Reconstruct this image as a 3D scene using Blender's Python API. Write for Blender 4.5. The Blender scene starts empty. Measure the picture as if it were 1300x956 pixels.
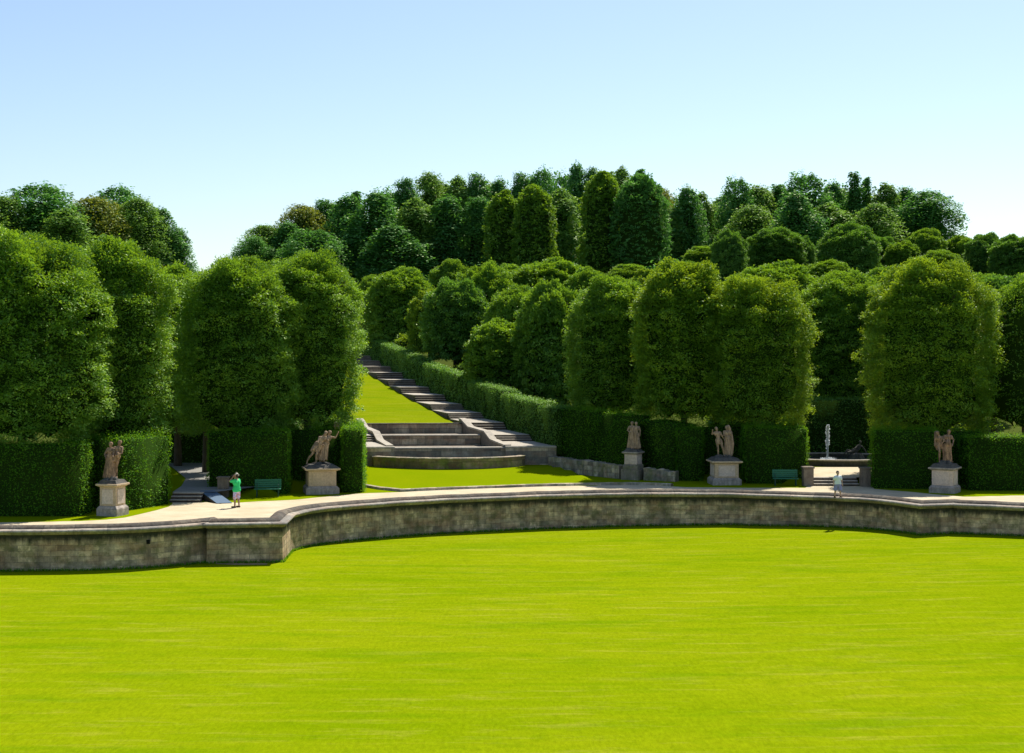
import bpy, bmesh, math, random
import numpy as np
from mathutils import Vector, Matrix

R = math.radians
S = bpy.context.scene
COL = S.collection
CAMZ, FPX, HY = 7.85, 1805.0, 450.0

def W(px, py, z=0.0):
    """ground point at height z seen at photo pixel (px, py)"""
    Y = (CAMZ - z) * FPX / (py - HY)
    return (px - 650) * Y / FPX, Y

def at(px, Y):
    return (px - 650) * Y / FPX

def zat(py, Y):
    return CAMZ - (py - HY) * Y / FPX

# ------------------------------------------------------------------ object helpers
def tag(o, label=None, cat=None, group=None, kind=None):
    if label: o['label'] = label
    if cat: o['category'] = cat
    if group: o['group'] = group
    if kind: o['kind'] = kind
    return o

def empty(name, loc=(0, 0, 0), rz=0.0):
    o = bpy.data.objects.new(name, None)
    COL.objects.link(o); o.location = loc; o.rotation_euler = (0, 0, rz)
    o.empty_display_size = 0.3
    return o

def link(name, me, mat=None, parent=None, loc=None, rz=None):
    if mat is not None and len(me.materials) == 0:
        me.materials.append(mat)
    o = bpy.data.objects.new(name, me)
    COL.objects.link(o)
    if parent is not None: o.parent = parent
    if loc is not None: o.location = loc
    if rz is not None: o.rotation_euler = (0, 0, rz)
    return o

def bm_obj(name, bm, mat, parent=None, smooth=False, loc=None, rz=None, bevel=0):
    bmesh.ops.recalc_face_normals(bm, faces=bm.faces)
    me = bpy.data.meshes.new(name)
    bm.to_mesh(me); bm.free()
    if smooth:
        me.polygons.foreach_set('use_smooth', [True] * len(me.polygons))
    o = link(name, me, mat, parent, loc, rz)
    if bevel:
        m = o.modifiers.new('bevel', 'BEVEL'); m.width = bevel; m.segments = 2
        m.limit_method = 'ANGLE'
    return o

def box(bm, x0, x1, y0, y1, z0, z1):
    vs = [bm.verts.new(p) for p in ((x0,y0,z0),(x1,y0,z0),(x1,y1,z0),(x0,y1,z0),
                                    (x0,y0,z1),(x1,y0,z1),(x1,y1,z1),(x0,y1,z1))]
    for f in ((0,3,2,1),(4,5,6,7),(0,1,5,4),(1,2,6,5),(2,3,7,6),(3,0,4,7)):
        bm.faces.new([vs[i] for i in f])
    return vs

def prism(bm, poly, z0, z1):
    """vertical prism on a plan polygon; z1 may be a list"""
    n = len(poly)
    zt = z1 if isinstance(z1, (list, tuple)) else [z1] * n
    a = [bm.verts.new((p[0], p[1], z0)) for p in poly]
    b = [bm.verts.new((p[0], p[1], t)) for p, t in zip(poly, zt)]
    bm.faces.new(a[::-1]); bm.faces.new(b)
    for i in range(n):
        j = (i + 1) % n
        bm.faces.new((a[i], a[j], b[j], b[i]))

def capsule(bm, p0, p1, r0, r1, seg=12, rings=4, flat=1.0):
    p0 = Vector(p0); p1 = Vector(p1)
    d = p1 - p0
    L = d.length
    d = d.normalized() if L > 1e-6 else Vector((0, 0, 1))
    q = Vector((0, 0, 1)).rotation_difference(d)
    prof = []
    for i in range(rings + 1):
        a = -math.pi / 2 + (math.pi / 2) * i / rings
        prof.append((r0 * math.cos(a), r0 * math.sin(a)))
    for i in range(rings + 1):
        a = (math.pi / 2) * i / rings
        prof.append((r1 * math.cos(a), L + r1 * math.sin(a)))
    rows = []
    for r, z in prof:
        if r < 1e-4:
            rows.append([bm.verts.new(p0 + q @ Vector((0, 0, z)))]); continue
        rows.append([bm.verts.new(p0 + q @ Vector((r * math.cos(2 * math.pi * k / seg),
                     r * flat * math.sin(2 * math.pi * k / seg), z))) for k in range(seg)])
    for a, b in zip(rows[:-1], rows[1:]):
        for k in range(seg):
            j = (k + 1) % seg
            if len(a) == 1: bm.faces.new((a[0], b[j], b[k]))
            elif len(b) == 1: bm.faces.new((a[k], a[j], b[0]))
            else: bm.faces.new((a[k], a[j], b[j], b[k]))

def merged(name, caps, voxel, mat, parent, smooth_it=4, extra=None):
    """union of tapered limbs remeshed into ONE continuous surface"""
    bm = bmesh.new()
    for c in caps:
        capsule(bm, *c)
    if extra: extra(bm)
    me = bpy.data.meshes.new('tmp'); bm.to_mesh(me); bm.free()
    o = bpy.data.objects.new('tmp', me); COL.objects.link(o)
    m = o.modifiers.new('r', 'REMESH'); m.mode = 'VOXEL'; m.voxel_size = voxel
    s = o.modifiers.new('s', 'SMOOTH'); s.iterations = smooth_it; s.factor = 0.5
    dg = bpy.context.evaluated_depsgraph_get()
    me2 = bpy.data.meshes.new_from_object(o.evaluated_get(dg))
    bpy.data.objects.remove(o)
    me2.name = name
    me2.polygons.foreach_set('use_smooth', [True] * len(me2.polygons))
    me2.materials.clear()
    return link(name, me2, mat, parent)

# ------------------------------------------------------------------ materials
def new_mat(name):
    m = bpy.data.materials.new(name); m.use_nodes = True
    nt = m.node_tree; nt.nodes.clear()
    out = nt.nodes.new('ShaderNodeOutputMaterial')
    return m, nt, out

def N(nt, t, **kw):
    n = nt.nodes.new(t)
    for k, v in kw.items():
        if k in n.inputs: n.inputs[k].default_value = v
        else: setattr(n, k, v)
    return n

def ramp(nt, stops, fac=None):
    n = nt.nodes.new('ShaderNodeValToRGB')
    e = n.color_ramp.elements
    e[0].position, e[0].color = stops[0][0], (*stops[0][1], 1)
    e[1].position, e[1].color = stops[-1][0], (*stops[-1][1], 1)
    for p, c in stops[1:-1]:
        x = e.new(p); x.color = (*c, 1)
    if fac is not None: nt.links.new(fac, n.inputs[0])
    return n

def noise(nt, vec, scale, detail=5, rough=0.6, dist=0.0):
    n = nt.nodes.new('ShaderNodeTexNoise')
    n.inputs['Scale'].default_value = scale; n.inputs['Detail'].default_value = detail
    n.inputs['Roughness'].default_value = rough; n.inputs['Distortion'].default_value = dist
    if vec is not None: nt.links.new(vec, n.inputs['Vector'])
    return n.outputs['Fac']

def mapping(nt, vec, scale=(1, 1, 1), rot=(0, 0, 0)):
    n = nt.nodes.new('ShaderNodeMapping')
    n.inputs['Scale'].default_value = scale; n.inputs['Rotation'].default_value = rot
    nt.links.new(vec, n.inputs['Vector'])
    return n.outputs[0]

def mix(nt, fac, a, b, mode='MIX'):
    n = nt.nodes.new('ShaderNodeMix'); n.data_type = 'RGBA'; n.blend_type = mode
    for v, s in ((fac, n.inputs[0]), (a, n.inputs[6]), (b, n.inputs[7])):
        if hasattr(v, 'links'): nt.links.new(v, s)
        elif isinstance(v, (int, float)): s.default_value = v
        else: s.default_value = (*v, 1)
    return n.outputs[2]

def math_n(nt, op, a, b=0.0):
    n = nt.nodes.new('ShaderNodeMath'); n.operation = op
    for v, s in ((a, n.inputs[0]), (b, n.inputs[1])):
        if hasattr(v, 'links'): nt.links.new(v, s)
        else: s.default_value = v
    return n.outputs[0]

def principled(nt, out, col, rough=0.8, bump=None, bstr=0.3, bdist=0.02, spec=0.3, metallic=0.0):
    p = nt.nodes.new('ShaderNodeBsdfPrincipled')
    if hasattr(col, 'links'): nt.links.new(col, p.inputs['Base Color'])
    else: p.inputs['Base Color'].default_value = (*col, 1)
    if hasattr(rough, 'links'): nt.links.new(rough, p.inputs['Roughness'])
    else: p.inputs['Roughness'].default_value = rough
    p.inputs['Specular IOR Level'].default_value = spec
    p.inputs['Metallic'].default_value = metallic
    if bump is not None:
        b = nt.nodes.new('ShaderNodeBump'); b.inputs['Strength'].default_value = bstr
        b.inputs['Distance'].default_value = bdist
        nt.links.new(bump, b.inputs['Height']); nt.links.new(b.outputs[0], p.inputs['Normal'])
    nt.links.new(p.outputs[0], out.inputs[0])
    return p

def coords(nt, kind='Object'):
    return nt.nodes.new('ShaderNodeTexCoord').outputs[kind]

def world_pos(nt):
    return nt.nodes.new('ShaderNodeNewGeometry').outputs['Position']

def plain(name, col, rough=0.7, var=0.12, scale=6, spec=0.3):
    m, nt, out = new_mat(name)
    n = noise(nt, coords(nt), scale, 6)
    c = mix(nt, n, tuple(x * (1 - var) for x in col), tuple(min(1, x * (1 + var)) for x in col))
    principled(nt, out, c, rough, bump=n, bstr=0.15, spec=spec)
    return m

def leaf_mat(name, dark, mid, light, trans=0.26, gloss=0.03, tcol=(0.20, 0.28, 0.01)):
    """leaf colour: per-leaf tint attribute plus slow variation from clump to clump"""
    m, nt, out = new_mat(name)
    a = nt.nodes.new('ShaderNodeAttribute'); a.attribute_name = 'tint'
    w = noise(nt, world_pos(nt), 0.45, 3)
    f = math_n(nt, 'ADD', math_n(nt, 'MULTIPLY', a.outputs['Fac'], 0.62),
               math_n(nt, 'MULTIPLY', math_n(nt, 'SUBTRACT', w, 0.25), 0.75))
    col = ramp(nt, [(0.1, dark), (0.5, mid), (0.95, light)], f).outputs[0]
    d = N(nt, 'ShaderNodeBsdfDiffuse'); nt.links.new(col, d.inputs['Color'])
    t = N(nt, 'ShaderNodeBsdfTranslucent')
    tc = mix(nt, f, tuple(x * 0.55 for x in tcol), tcol)
    nt.links.new(tc, t.inputs['Color'])
    g = N(nt, 'ShaderNodeBsdfGlossy', Roughness=0.5); g.inputs['Color'].default_value = (.9, .92, .7, 1)
    m1 = N(nt, 'ShaderNodeMixShader'); m1.inputs[0].default_value = trans
    nt.links.new(d.outputs[0], m1.inputs[1]); nt.links.new(t.outputs[0], m1.inputs[2])
    m2 = N(nt, 'ShaderNodeMixShader'); m2.inputs[0].default_value = gloss
    nt.links.new(m1.outputs[0], m2.inputs[1]); nt.links.new(g.outputs[0], m2.inputs[2])
    nt.links.new(m2.outputs[0], out.inputs[0])
    return m

M = {}
M['linden'] = leaf_mat('linden_leaves', (.036, .120, .010), (.104, .246, .022), (.310, .465, .050), trans=.29, tcol=(.42, .66, .02), gloss=.035)
M['linden_gold'] = leaf_mat('linden_leaves_yellowing', (.038, .115, .008), (.104, .240, .014), (.320, .455, .032), trans=.29, tcol=(.50, .66, .018), gloss=.03)
M['hornbeam'] = leaf_mat('clipped_hornbeam_leaves', (.030, .110, .020), (.084, .220, .032), (.260, .430, .060), trans=.27, tcol=(.30, .56, .03), gloss=.035)
M['forest'] = leaf_mat('forest_leaves', (.032, .130, .036), (.074, .225, .046), (.185, .390, .062), trans=.32, tcol=(.20, .50, .05), gloss=.03)
M['forest_light'] = leaf_mat('forest_leaves_pale', (.054, .158, .032), (.128, .268, .042), (.265, .430, .055), trans=.36, tcol=(.32, .56, .05), gloss=.03)
M['forest_rust'] = leaf_mat('forest_leaves_rusty', (.060, .130, .024), (.140, .205, .028), (.300, .290, .036), trans=.32, tcol=(.40, .44, .03), gloss=.03)
M['hedge'] = leaf_mat('hedge_leaves', (.024, .105, .004), (.052, .178, .007), (.150, .305, .012), trans=.34, gloss=.012, tcol=(.32, .60, .010))
M['inner'] = leaf_mat('foliage_core_shade', (.018, .040, .006), (.028, .055, .008), (.04, .07, .01), trans=.05, gloss=0.0)  # solid core of crowns and hedges, inner shade painted as dark green

def bark():
    m, nt, out = new_mat('bark')
    v = mapping(nt, coords(nt), (6, 6, 1.2))
    n = noise(nt, v, 2.5, 8, .7)
    c = ramp(nt, [(.3, (.035, .028, .02)), (.7, (.12, .095, .07))], n).outputs[0]
    principled(nt, out, c, .95, bump=n, bstr=.6, bdist=.03)
    return m
M['bark'] = bark()

def lawn_mat(name, base, yellow, dark, streak=0.5):
    m, nt, out = new_mat(name)
    P = world_pos(nt)
    big = noise(nt, mapping(nt, P, (.07, .14, .05)), 1.0, 6, .65, .2)
    band = noise(nt, mapping(nt, P, (.05, 1.5, .05), (0, 0, R(1.5))), 1.0, 4, .65, .2)
    mid = noise(nt, P, 1.1, 6, .75)
    fine = noise(nt, mapping(nt, P, (9, 3, 9)), 1.0, 5, .8)
    c = mix(nt, ramp(nt, [(.30, (0,)*3), (.78, (1,)*3)], big).outputs[0], base, yellow)
    c = mix(nt, math_n(nt, 'MULTIPLY', ramp(nt, [(.42, (0,)*3), (.66, (1,)*3)], band).outputs[0], streak), c, yellow)
    c = mix(nt, math_n(nt, 'MULTIPLY', ramp(nt, [(.50, (0,)*3), (.72, (1,)*3)], mid).outputs[0], .45), c, dark)
    dry = noise(nt, mapping(nt, P, (.26, 1.7, .1), (0, 0, R(-1))), 1.0, 6, .75, .3)
    c = mix(nt, math_n(nt, 'MULTIPLY', ramp(nt, [(.53, (0,)*3), (.74, (1,)*3)], dry).outputs[0], .42), c, (.36, .30, .05))
    grn = noise(nt, mapping(nt, P, (.10, .45, .1)), 1.7, 4, .6)
    c = mix(nt, math_n(nt, 'MULTIPLY', ramp(nt, [(.52, (0,)*3), (.70, (1,)*3)], grn).outputs[0], .55), c, (.095, .180, .001))
    v2 = ramp(nt, [(.25, (.76,)*3), (.75, (1.24,)*3)], fine).outputs[0]
    c = mix(nt, 1.0, c, v2, 'MULTIPLY')
    b = math_n(nt, 'ADD', fine, math_n(nt, 'MULTIPLY', mid, .8))
    principled(nt, out, c, .9, bump=b, bstr=.38, bdist=.05, spec=.0)
    return m
M['lawn'] = lawn_mat('mown_lawn', (.140, .206, .0009), (.205, .242, .003), (.096, .162, .0009))
M['lawn_high'] = lawn_mat('upper_grass', (.140, .192, .002), (.190, .222, .004), (.100, .160, .002), .35)

def ground_mat():
    m, nt, out = new_mat('woodland_ground_and_grass')
    P = world_pos(nt)
    n = noise(nt, P, .35, 6, .7); f = noise(nt, P, 5, 5, .75)
    sep = N(nt, 'ShaderNodeSeparateXYZ'); nt.links.new(P, sep.inputs[0])
    grass = mix(nt, n, (.135, .200, .0009), (.195, .235, .002))
    litter = mix(nt, f, (.040, .060, .012), (.090, .110, .022))
    fac = ramp(nt, [(0, (0,)*3), (1, (1,)*3)], math_n(nt, 'MULTIPLY', math_n(nt, 'SUBTRACT', sep.outputs[1], 96), .2)).outputs[0]
    c = mix(nt, fac, grass, litter)
    principled(nt, out, c, .95, bump=f, bstr=.5, bdist=.06, spec=.0)
    return m
M['ground'] = ground_mat()

def gravel_mat(name, a, b):
    m, nt, out = new_mat(name)
    P = world_pos(nt)
    n = noise(nt, P, .5, 5, .65); f = noise(nt, P, 26, 4, .7)
    c = mix(nt, ramp(nt, [(.35, (0,)*3), (.65, (1,)*3)], n).outputs[0], a, b)
    c = mix(nt, 1.0, c, ramp(nt, [(.3, (.86,)*3), (.6, (1.05,)*3)], noise(nt, mapping(nt, P, (1.2, 4, 1)), 1.0, 5, .7)).outputs[0], 'MULTIPLY')
    c = mix(nt, 1.0, c, ramp(nt, [(.2, (.80,)*3), (.8, (1.12,)*3)], f).outputs[0], 'MULTIPLY')
    principled(nt, out, c, .95, bump=f, bstr=.4, bdist=.02, spec=.1)
    return m
M['gravel'] = gravel_mat('sandy_gravel', (.47, .39, .255), (.57, .485, .335))

def stone_mat(name, light, mid, dark, blocks=None, stain=.5, moss=None, scale=1.0, mortar=.016, top_algae_shade=None, contrast=1.0):
    """weathered sandstone; blocks=(w,h) uses the UV map (metres along, metres up)"""
    m, nt, out = new_mat(name)
    P = world_pos(nt)
    n1 = noise(nt, P, .9 * scale, 7, .7, .4); n2 = noise(nt, P, 5 * scale, 7, .75)
    st = noise(nt, mapping(nt, P, (2.2, 2.2, .28)), 1.0 * scale, 6, .7)
    c = mix(nt, ramp(nt, [(.35, (0,)*3), (.65, (1,)*3)], n1).outputs[0], light, mid)
    bumpv = n2
    if blocks:
        uv = coords(nt, 'UV')
        br = nt.nodes.new('ShaderNodeTexBrick')
        nt.links.new(uv, br.inputs['Vector'])
        br.inputs['Scale'].default_value = 1.0
        br.inputs['Brick Width'].default_value = blocks[0]; br.inputs['Row Height'].default_value = blocks[1]
        br.inputs['Mortar Size'].default_value = mortar; br.inputs['Mortar Smooth'].default_value = .3
        br.inputs['Color1'].default_value = (*[1 - .62 * contrast] * 3, 1); br.inputs['Color2'].default_value = (1 + .50 * contrast, 1 + .36 * contrast, 1 + .15 * contrast, 1)
        br.inputs['Mortar'].default_value = (1 - .58 * contrast, 1 - .58 * contrast, 1 - .6 * contrast, 1)
        br.offset = .5
        c = mix(nt, 1.0, c, br.outputs['Color'], 'MULTIPLY')
        # a second hue per run of blocks
        hue = noise(nt, mapping(nt, uv, (.9, 2.4, 1)), 1.0, 2, .5)
        c = mix(nt, math_n(nt, 'MULTIPLY', ramp(nt, [(.45, (0,)*3), (.62, (1,)*3)], hue).outputs[0], .38), c, tuple(x * y for x, y in zip(mid, (1.25, .82, .62))))
        bumpv = math_n(nt, 'SUBTRACT', n2, math_n(nt, 'MULTIPLY', br.outputs['Fac'], 1.2))
    c = mix(nt, math_n(nt, 'MULTIPLY', ramp(nt, [(.42, (0,)*3), (.66, (1,)*3)], st).outputs[0], stain), c, dark)
    if moss:
        mo = noise(nt, P, 1.7, 6, .7)
        c = mix(nt, math_n(nt, 'MULTIPLY', ramp(nt, [(.48, (0,)*3), (.62, (1,)*3)], mo).outputs[0], .65), c, moss)
    if top_algae_shade:
        # dripping black algae streaks that hang below the coping, with the lip's shadow painted into the same ragged band
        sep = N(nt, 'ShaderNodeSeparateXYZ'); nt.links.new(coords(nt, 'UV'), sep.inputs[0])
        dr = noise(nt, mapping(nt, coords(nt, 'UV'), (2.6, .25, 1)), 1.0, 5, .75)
        lim = math_n(nt, 'SUBTRACT', sep.outputs[1], math_n(nt, 'MULTIPLY', dr, top_algae_shade[1]))
        k = ramp(nt, [(0, (0,)*3), (1, (1,)*3)], math_n(nt, 'MULTIPLY', math_n(nt, 'ADD', lim, top_algae_shade[0]), 4)).outputs[0]
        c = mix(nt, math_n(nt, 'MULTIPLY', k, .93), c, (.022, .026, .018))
    c = mix(nt, 1.0, c, ramp(nt, [(.3, (.72,)*3), (.7, (1.22,)*3)], n2).outputs[0], 'MULTIPLY')
    principled(nt, out, c, .92, bump=bumpv, bstr=.5, bdist=.03, spec=.15)
    return m
M['wall'] = stone_mat('retaining_wall_ashlar', (.74, .59, .40), (.30, .22, .14), (.06, .056, .044), (.58, .25), .58, (.11, .115, .04), top_algae_shade=(.80, .75), mortar=.012, contrast=.62, scale=1.0)
M['coping'] = stone_mat('weathered_coping', (.20, .18, .15), (.10, .09, .078), (.035, .033, .03), (1.35, 9.0), .6, None, 2, contrast=.6)
M['lip'] = stone_mat('pale_lip', (.40, .375, .33), (.30, .28, .25), (.09, .085, .075), (1.35, 9.0), .6, None, 2, contrast=.6)
M['cascade'] = stone_mat('cascade_ashlar', (.62, .56, .46), (.36, .32, .26), (.09, .085, .078), (1.15, .42), .55, None)
M['cascade_moss'] = stone_mat('cascade_basin_mossy_stone', (.42, .35, .22), (.24, .20, .12), (.06, .06, .035), (1.15, .5), .45, (.17, .21, .035))
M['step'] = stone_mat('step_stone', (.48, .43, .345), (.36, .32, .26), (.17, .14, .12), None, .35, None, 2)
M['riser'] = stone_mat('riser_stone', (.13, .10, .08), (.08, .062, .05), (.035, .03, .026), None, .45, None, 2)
M['sand_warm'] = stone_mat('sandstone_pedestal_warm', (.60, .46, .30), (.50, .38, .25), (.30, .22, .15), None, .25, None, 2)
M['sand_pale'] = stone_mat('sandstone_panel_pale', (.70, .57, .47), (.60, .48, .39), (.34, .29, .25), None, .25, None, 2)
M['sand_grey'] = stone_mat('sandstone_base_grey', (.50, .43, .36), (.28, .25, .21), (.10, .09, .08), None, .5, None, 3)
M['soot'] = stone_mat('blackened_stone', (.14, .13, .115), (.085, .08, .07), (.03, .028, .026), None, .5, None, 4)
M['figure'] = stone_mat('weathered_figure_stone', (.46, .30, .19), (.25, .155, .10), (.035, .032, .03), None, .9, None, 6)
M['figure_pale'] = stone_mat('figure_stone_pale', (.54, .38, .25), (.33, .225, .145), (.05, .047, .04), None, .8, None, 6)
M['rubble'] = stone_mat('rough_low_wall_stone', (.62, .56, .45), (.40, .36, .29), (.10, .095, .08), (.55, .33), .7, (.16, .18, .07), contrast=.8)
M['pier'] = stone_mat('pier_stone', (.28, .23, .175), (.18, .145, .11), (.06, .05, .04), None, .5, None, 3)
M['bench'] = plain('green_bench_paint', (.020, .155, .085), .5)
M['iron'] = plain('dark_green_iron', (.02, .07, .045), .5)
M['ramp'] = plain('blue_grey_ramp_boards', (.075, .13, .20), .6)
M['skin'] = plain('skin', (.50, .31, .22), .6, .05)
M['skin_tan'] = plain('tanned_skin', (.36, .21, .14), .6, .05)
M['hair'] = plain('dark_hair', (.03, .02, .015), .7)
M['tee_green'] = plain('green_cotton', (.03, .55, .17), .85, .1)
M['tee_white'] = plain('white_cotton', (.72, .76, .78), .85, .05)
M['shorts_lav'] = plain('lavender_cotton', (.25, .25, .48), .85, .1)
M['cap'] = plain('pale_cap', (.60, .55, .45), .8)
M['shoe'] = plain('brown_leather_shoes', (.10, .06, .035), .7)
M['camera'] = plain('black_camera_body', (.02, .02, .02), .4)

def shorts_mat():
    m, nt, out = new_mat('multicolour_shorts')
    v = coords(nt)
    n = noise(nt, mapping(nt, v, (7, 7, 5)), 1.0, 2)
    c = ramp(nt, [(.30, (.08, .16, .50)), (.42, (.45, .38, .62)), (.52, (.60, .62, .75)), (.62, (.60, .16, .14)), (.72, (.20, .30, .62))], n).outputs[0]
    principled(nt, out, c, .85)
    return m
M['shorts_multi'] = shorts_mat()

def water_mat():
    m, nt, out = new_mat('still_dark_water')
    n = noise(nt, world_pos(nt), 3.0, 4)
    principled(nt, out, (.015, .03, .035), .08, bump=n, bstr=.15, bdist=.02, spec=.6)
    return m
M['water'] = water_mat()
def spray_mat():
    m, nt, out = new_mat('white_fountain_water')
    d = N(nt, 'ShaderNodeBsdfDiffuse'); d.inputs[0].default_value = (.9, .93, .95, 1)
    t = N(nt, 'ShaderNodeBsdfTranslucent'); t.inputs[0].default_value = (.9, .93, .95, 1)
    g = N(nt, 'ShaderNodeBsdfGlass', Roughness=.1, IOR=1.33)
    a = N(nt, 'ShaderNodeMixShader'); a.inputs[0].default_value = .5
    nt.links.new(d.outputs[0], a.inputs[1]); nt.links.new(t.outputs[0], a.inputs[2])
    b = N(nt, 'ShaderNodeMixShader'); b.inputs[0].default_value = .25
    nt.links.new(a.outputs[0], b.inputs[1]); nt.links.new(g.outputs[0], b.inputs[2])
    nt.links.new(b.outputs[0], out.inputs[0])
    return m
M['spray'] = spray_mat()
# ------------------------------------------------------------------ site geometry
OX, OY, AX, CY = -1.31, 101.0, -0.2526, 0.08
def G(u, v):                       # garden axis frame -> world
    return OX + u + AX * v, OY + CY * u + v
def GI(X, Y):
    x, y = X - OX, Y - OY
    u = (x - AX * y) / (1 - AX * CY)
    return u, y - CY * u
ZB = [1.69, 2.10, 2.62, 3.05, 3.52, 4.10, 4.65, 5.24, 5.89, 6.5, 7.1, 7.7, 8.3, 8.9]
STEP = 7.45
def zramp(v):
    k = v / STEP
    if k <= 0: return ZB[0]
    i = min(int(k), len(ZB) - 2)
    return ZB[i] + (ZB[i + 1] - ZB[i]) * (k - i)

def sstep(x, a, b):
    t = min(1, max(0, (x - a) / (b - a))); return t * t * (3 - 2 * t)

CP = [(-4,101,1.6),(-8,115,2.6),(-12,131,3.6),(-15,146,4.7),(-19,161,5.9),(-23,176,7.2),(-27,192,9),(-30,215,14),(-35,240,19),
      (-18,110,1.8),(-22,130,2.6),(-30,160,4.5),
      (-25,80,.4),(-25,100,.8),(-40,100,.8),(-40,150,3),(-60,150,4),(-50,200,8),(-70,200,6),(-50,235,11),(-80,250,8),(-100,80,0),
      (8,98,.9),(14,98,.5),(25,98,.5),(20,104,.5),(45,85,.2),(60,100,.5),(10,112,2.2),(25,114,1.4),(50,115,2),(10,130,5),(30,135,6),(60,135,6),
      (4,120,3.2),(0,135,4.4),(-3,150,6),(8,150,9),(25,160,13),(50,160,13),(80,160,12),(-8,175,8.5),(0,180,12),(30,200,19),(70,200,17),(-15,200,13),
      (-10,230,20),(20,235,21),(60,235,20),(100,235,14),(0,300,24),(-60,320,12),(100,320,14),(0,500,20),(-200,200,2),(-200,500,5),(200,200,6),(200,500,8)]
CPA = np.array(CP)
def idw(X, Y):
    d2 = (CPA[:, 0] - X) ** 2 + (CPA[:, 1] - Y) ** 2 + 4
    w = d2 ** -1.8
    return float((w * CPA[:, 2]).sum() / w.sum())

HL = [(-120,66),(-24.9,69.1),(-20.9,69.6),(-19.6,72),(-18,76),(-12.6,80.5),(-8.6,82),(-8.5,95),(2.6,96),(7.5,90),(11.5,88.4),(18,86.8),(21.1,83.6),(26.4,82.4),(29.7,82.6),(60,78),(150,70)]
def hedge_line(X):
    return float(np.interp(X, [p[0] for p in HL], [p[1] for p in HL]))

def H(X, Y):
    g = idw(X, Y)
    u, v = GI(X, Y)
    if -12.5 < u < 4.4 and v > -4.6:
        c = (zramp(v) if v > 0 else ZB[0]) - .7
        if v < 8.6 and -8.6 < u < .4: c = .3
        g = c
    elif -12.5 < u < 2.75 and v <= -4.6:
        return .42 * sstep(Y, 84, 93.5)
    yh = hedge_line(X)
    if 16.5 < X < 27 and Y < 104: g = .42; return g * sstep(Y, 85.7, 86.3)
    if -26 < X < -13.2 and Y < 100: g = .42 + .3 * sstep(Y, 86, 100); return (g * sstep(Y, 76.5, 77.0) if X < -16.0 else g * sstep(Y, 78.6, 79.8)) if X > -18.4 else g * sstep(Y, yh + 1.5, yh + 3.5)
    return g * sstep(Y, yh + 1.0, yh + 5.0)

# ------------------------------------------------------------------ retaining wall line
INNER = [W(*p) for p in [(-900,704),(-500,686),(-250,677),(0,671.5),(60,671),(110,670.5),(150,669.5),(180,668.3),(210,666.3),(235,664.5),(255,662.6),(274,660.2),(280,663),
         (340,662),(350,653),(362,649.8),(376,647),(401,643.6),(426,641.3),(452,639.3),(503,635.6),(554,632.8),(600,630.9),(651,628.9),(700,627.1),(760,625.8),(803,625.2),
         (860,625),(930,625.3),(970,627),(1010,628),(1054,629.6),(1097,631.7),(1125,633.8),(1148,636),(1172,639.2),(1213,637.8),(1224,639.2),(1260,640.6),(1300,642.3),(1500,649),(1900,668)]]
INNER = np.array(INNER)
def offset_poly(P, d):
    """miter offset towards the camera side"""
    T = np.diff(P, axis=0); T /= np.linalg.norm(T, axis=1)[:, None]
    Nn = np.stack([T[:, 1], -T[:, 0]], 1)           # right-hand normal of left-to-right line = towards -Y
    out = []
    for i in range(len(P)):
        a = Nn[max(i - 1, 0)]; b = Nn[min(i, len(Nn) - 1)]
        m = a + b; m /= np.linalg.norm(m)
        out.append(P[i] + m * d / max(.45, float(m @ a)))
    return np.array(out)
ARC = np.concatenate([[0], np.cumsum(np.linalg.norm(np.diff(INNER, axis=0), axis=1))])

def sweep(name, prof, mat, parent, jitter=0.0, step=1.0, closed_ends=True, rnd=3, smooth=True, base=INNER, arc=ARC, uvoff=0):
    """sweep a profile of (offset, z) along a plan line; UV = metres along, metres up"""
    rng = random.Random(rnd)
    svals = []
    for i in range(len(arc) - 1):
        n = max(1, int((arc[i + 1] - arc[i]) / step))
        svals += list(np.linspace(arc[i], arc[i + 1], n, endpoint=False))
    svals.append(arc[-1])
    cols = []
    for d, z in prof:
        O = offset_poly(base, d)
        cols.append(np.stack([np.interp(svals, arc, O[:, 0]), np.interp(svals, arc, O[:, 1])], 1))
    bm = bmesh.new(); uvl = bm.loops.layers.uv.new('UVMap')
    jz = [rng.uniform(-jitter, jitter) for _ in svals]
    vv = [[bm.verts.new((cols[j][i][0], cols[j][i][1], prof[j][1] + jz[i])) for j in range(len(prof))] for i in range(len(svals))]
    acc = np.concatenate([[0], np.cumsum([math.hypot(prof[j + 1][0] - prof[j][0], prof[j + 1][1] - prof[j][1]) for j in range(len(prof) - 1)])])
    top = prof[0][1]
    for i in range(len(svals) - 1):
        for j in range(len(prof) - 1):
            f = bm.faces.new((vv[i][j], vv[i][j + 1], vv[i + 1][j + 1], vv[i + 1][j]))
            uv = [(svals[i], top - acc[j]), (svals[i], top - acc[j + 1]), (svals[i + 1], top - acc[j + 1]), (svals[i + 1], top - acc[j])]
            for l, t in zip(f.loops, uv): l[uvl].uv = (t[0], t[1] + uvoff)
            f.smooth = smooth
    me = bpy.data.meshes.new(name); bm.to_mesh(me); bm.free()
    return link(name, me, mat, parent)

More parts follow.
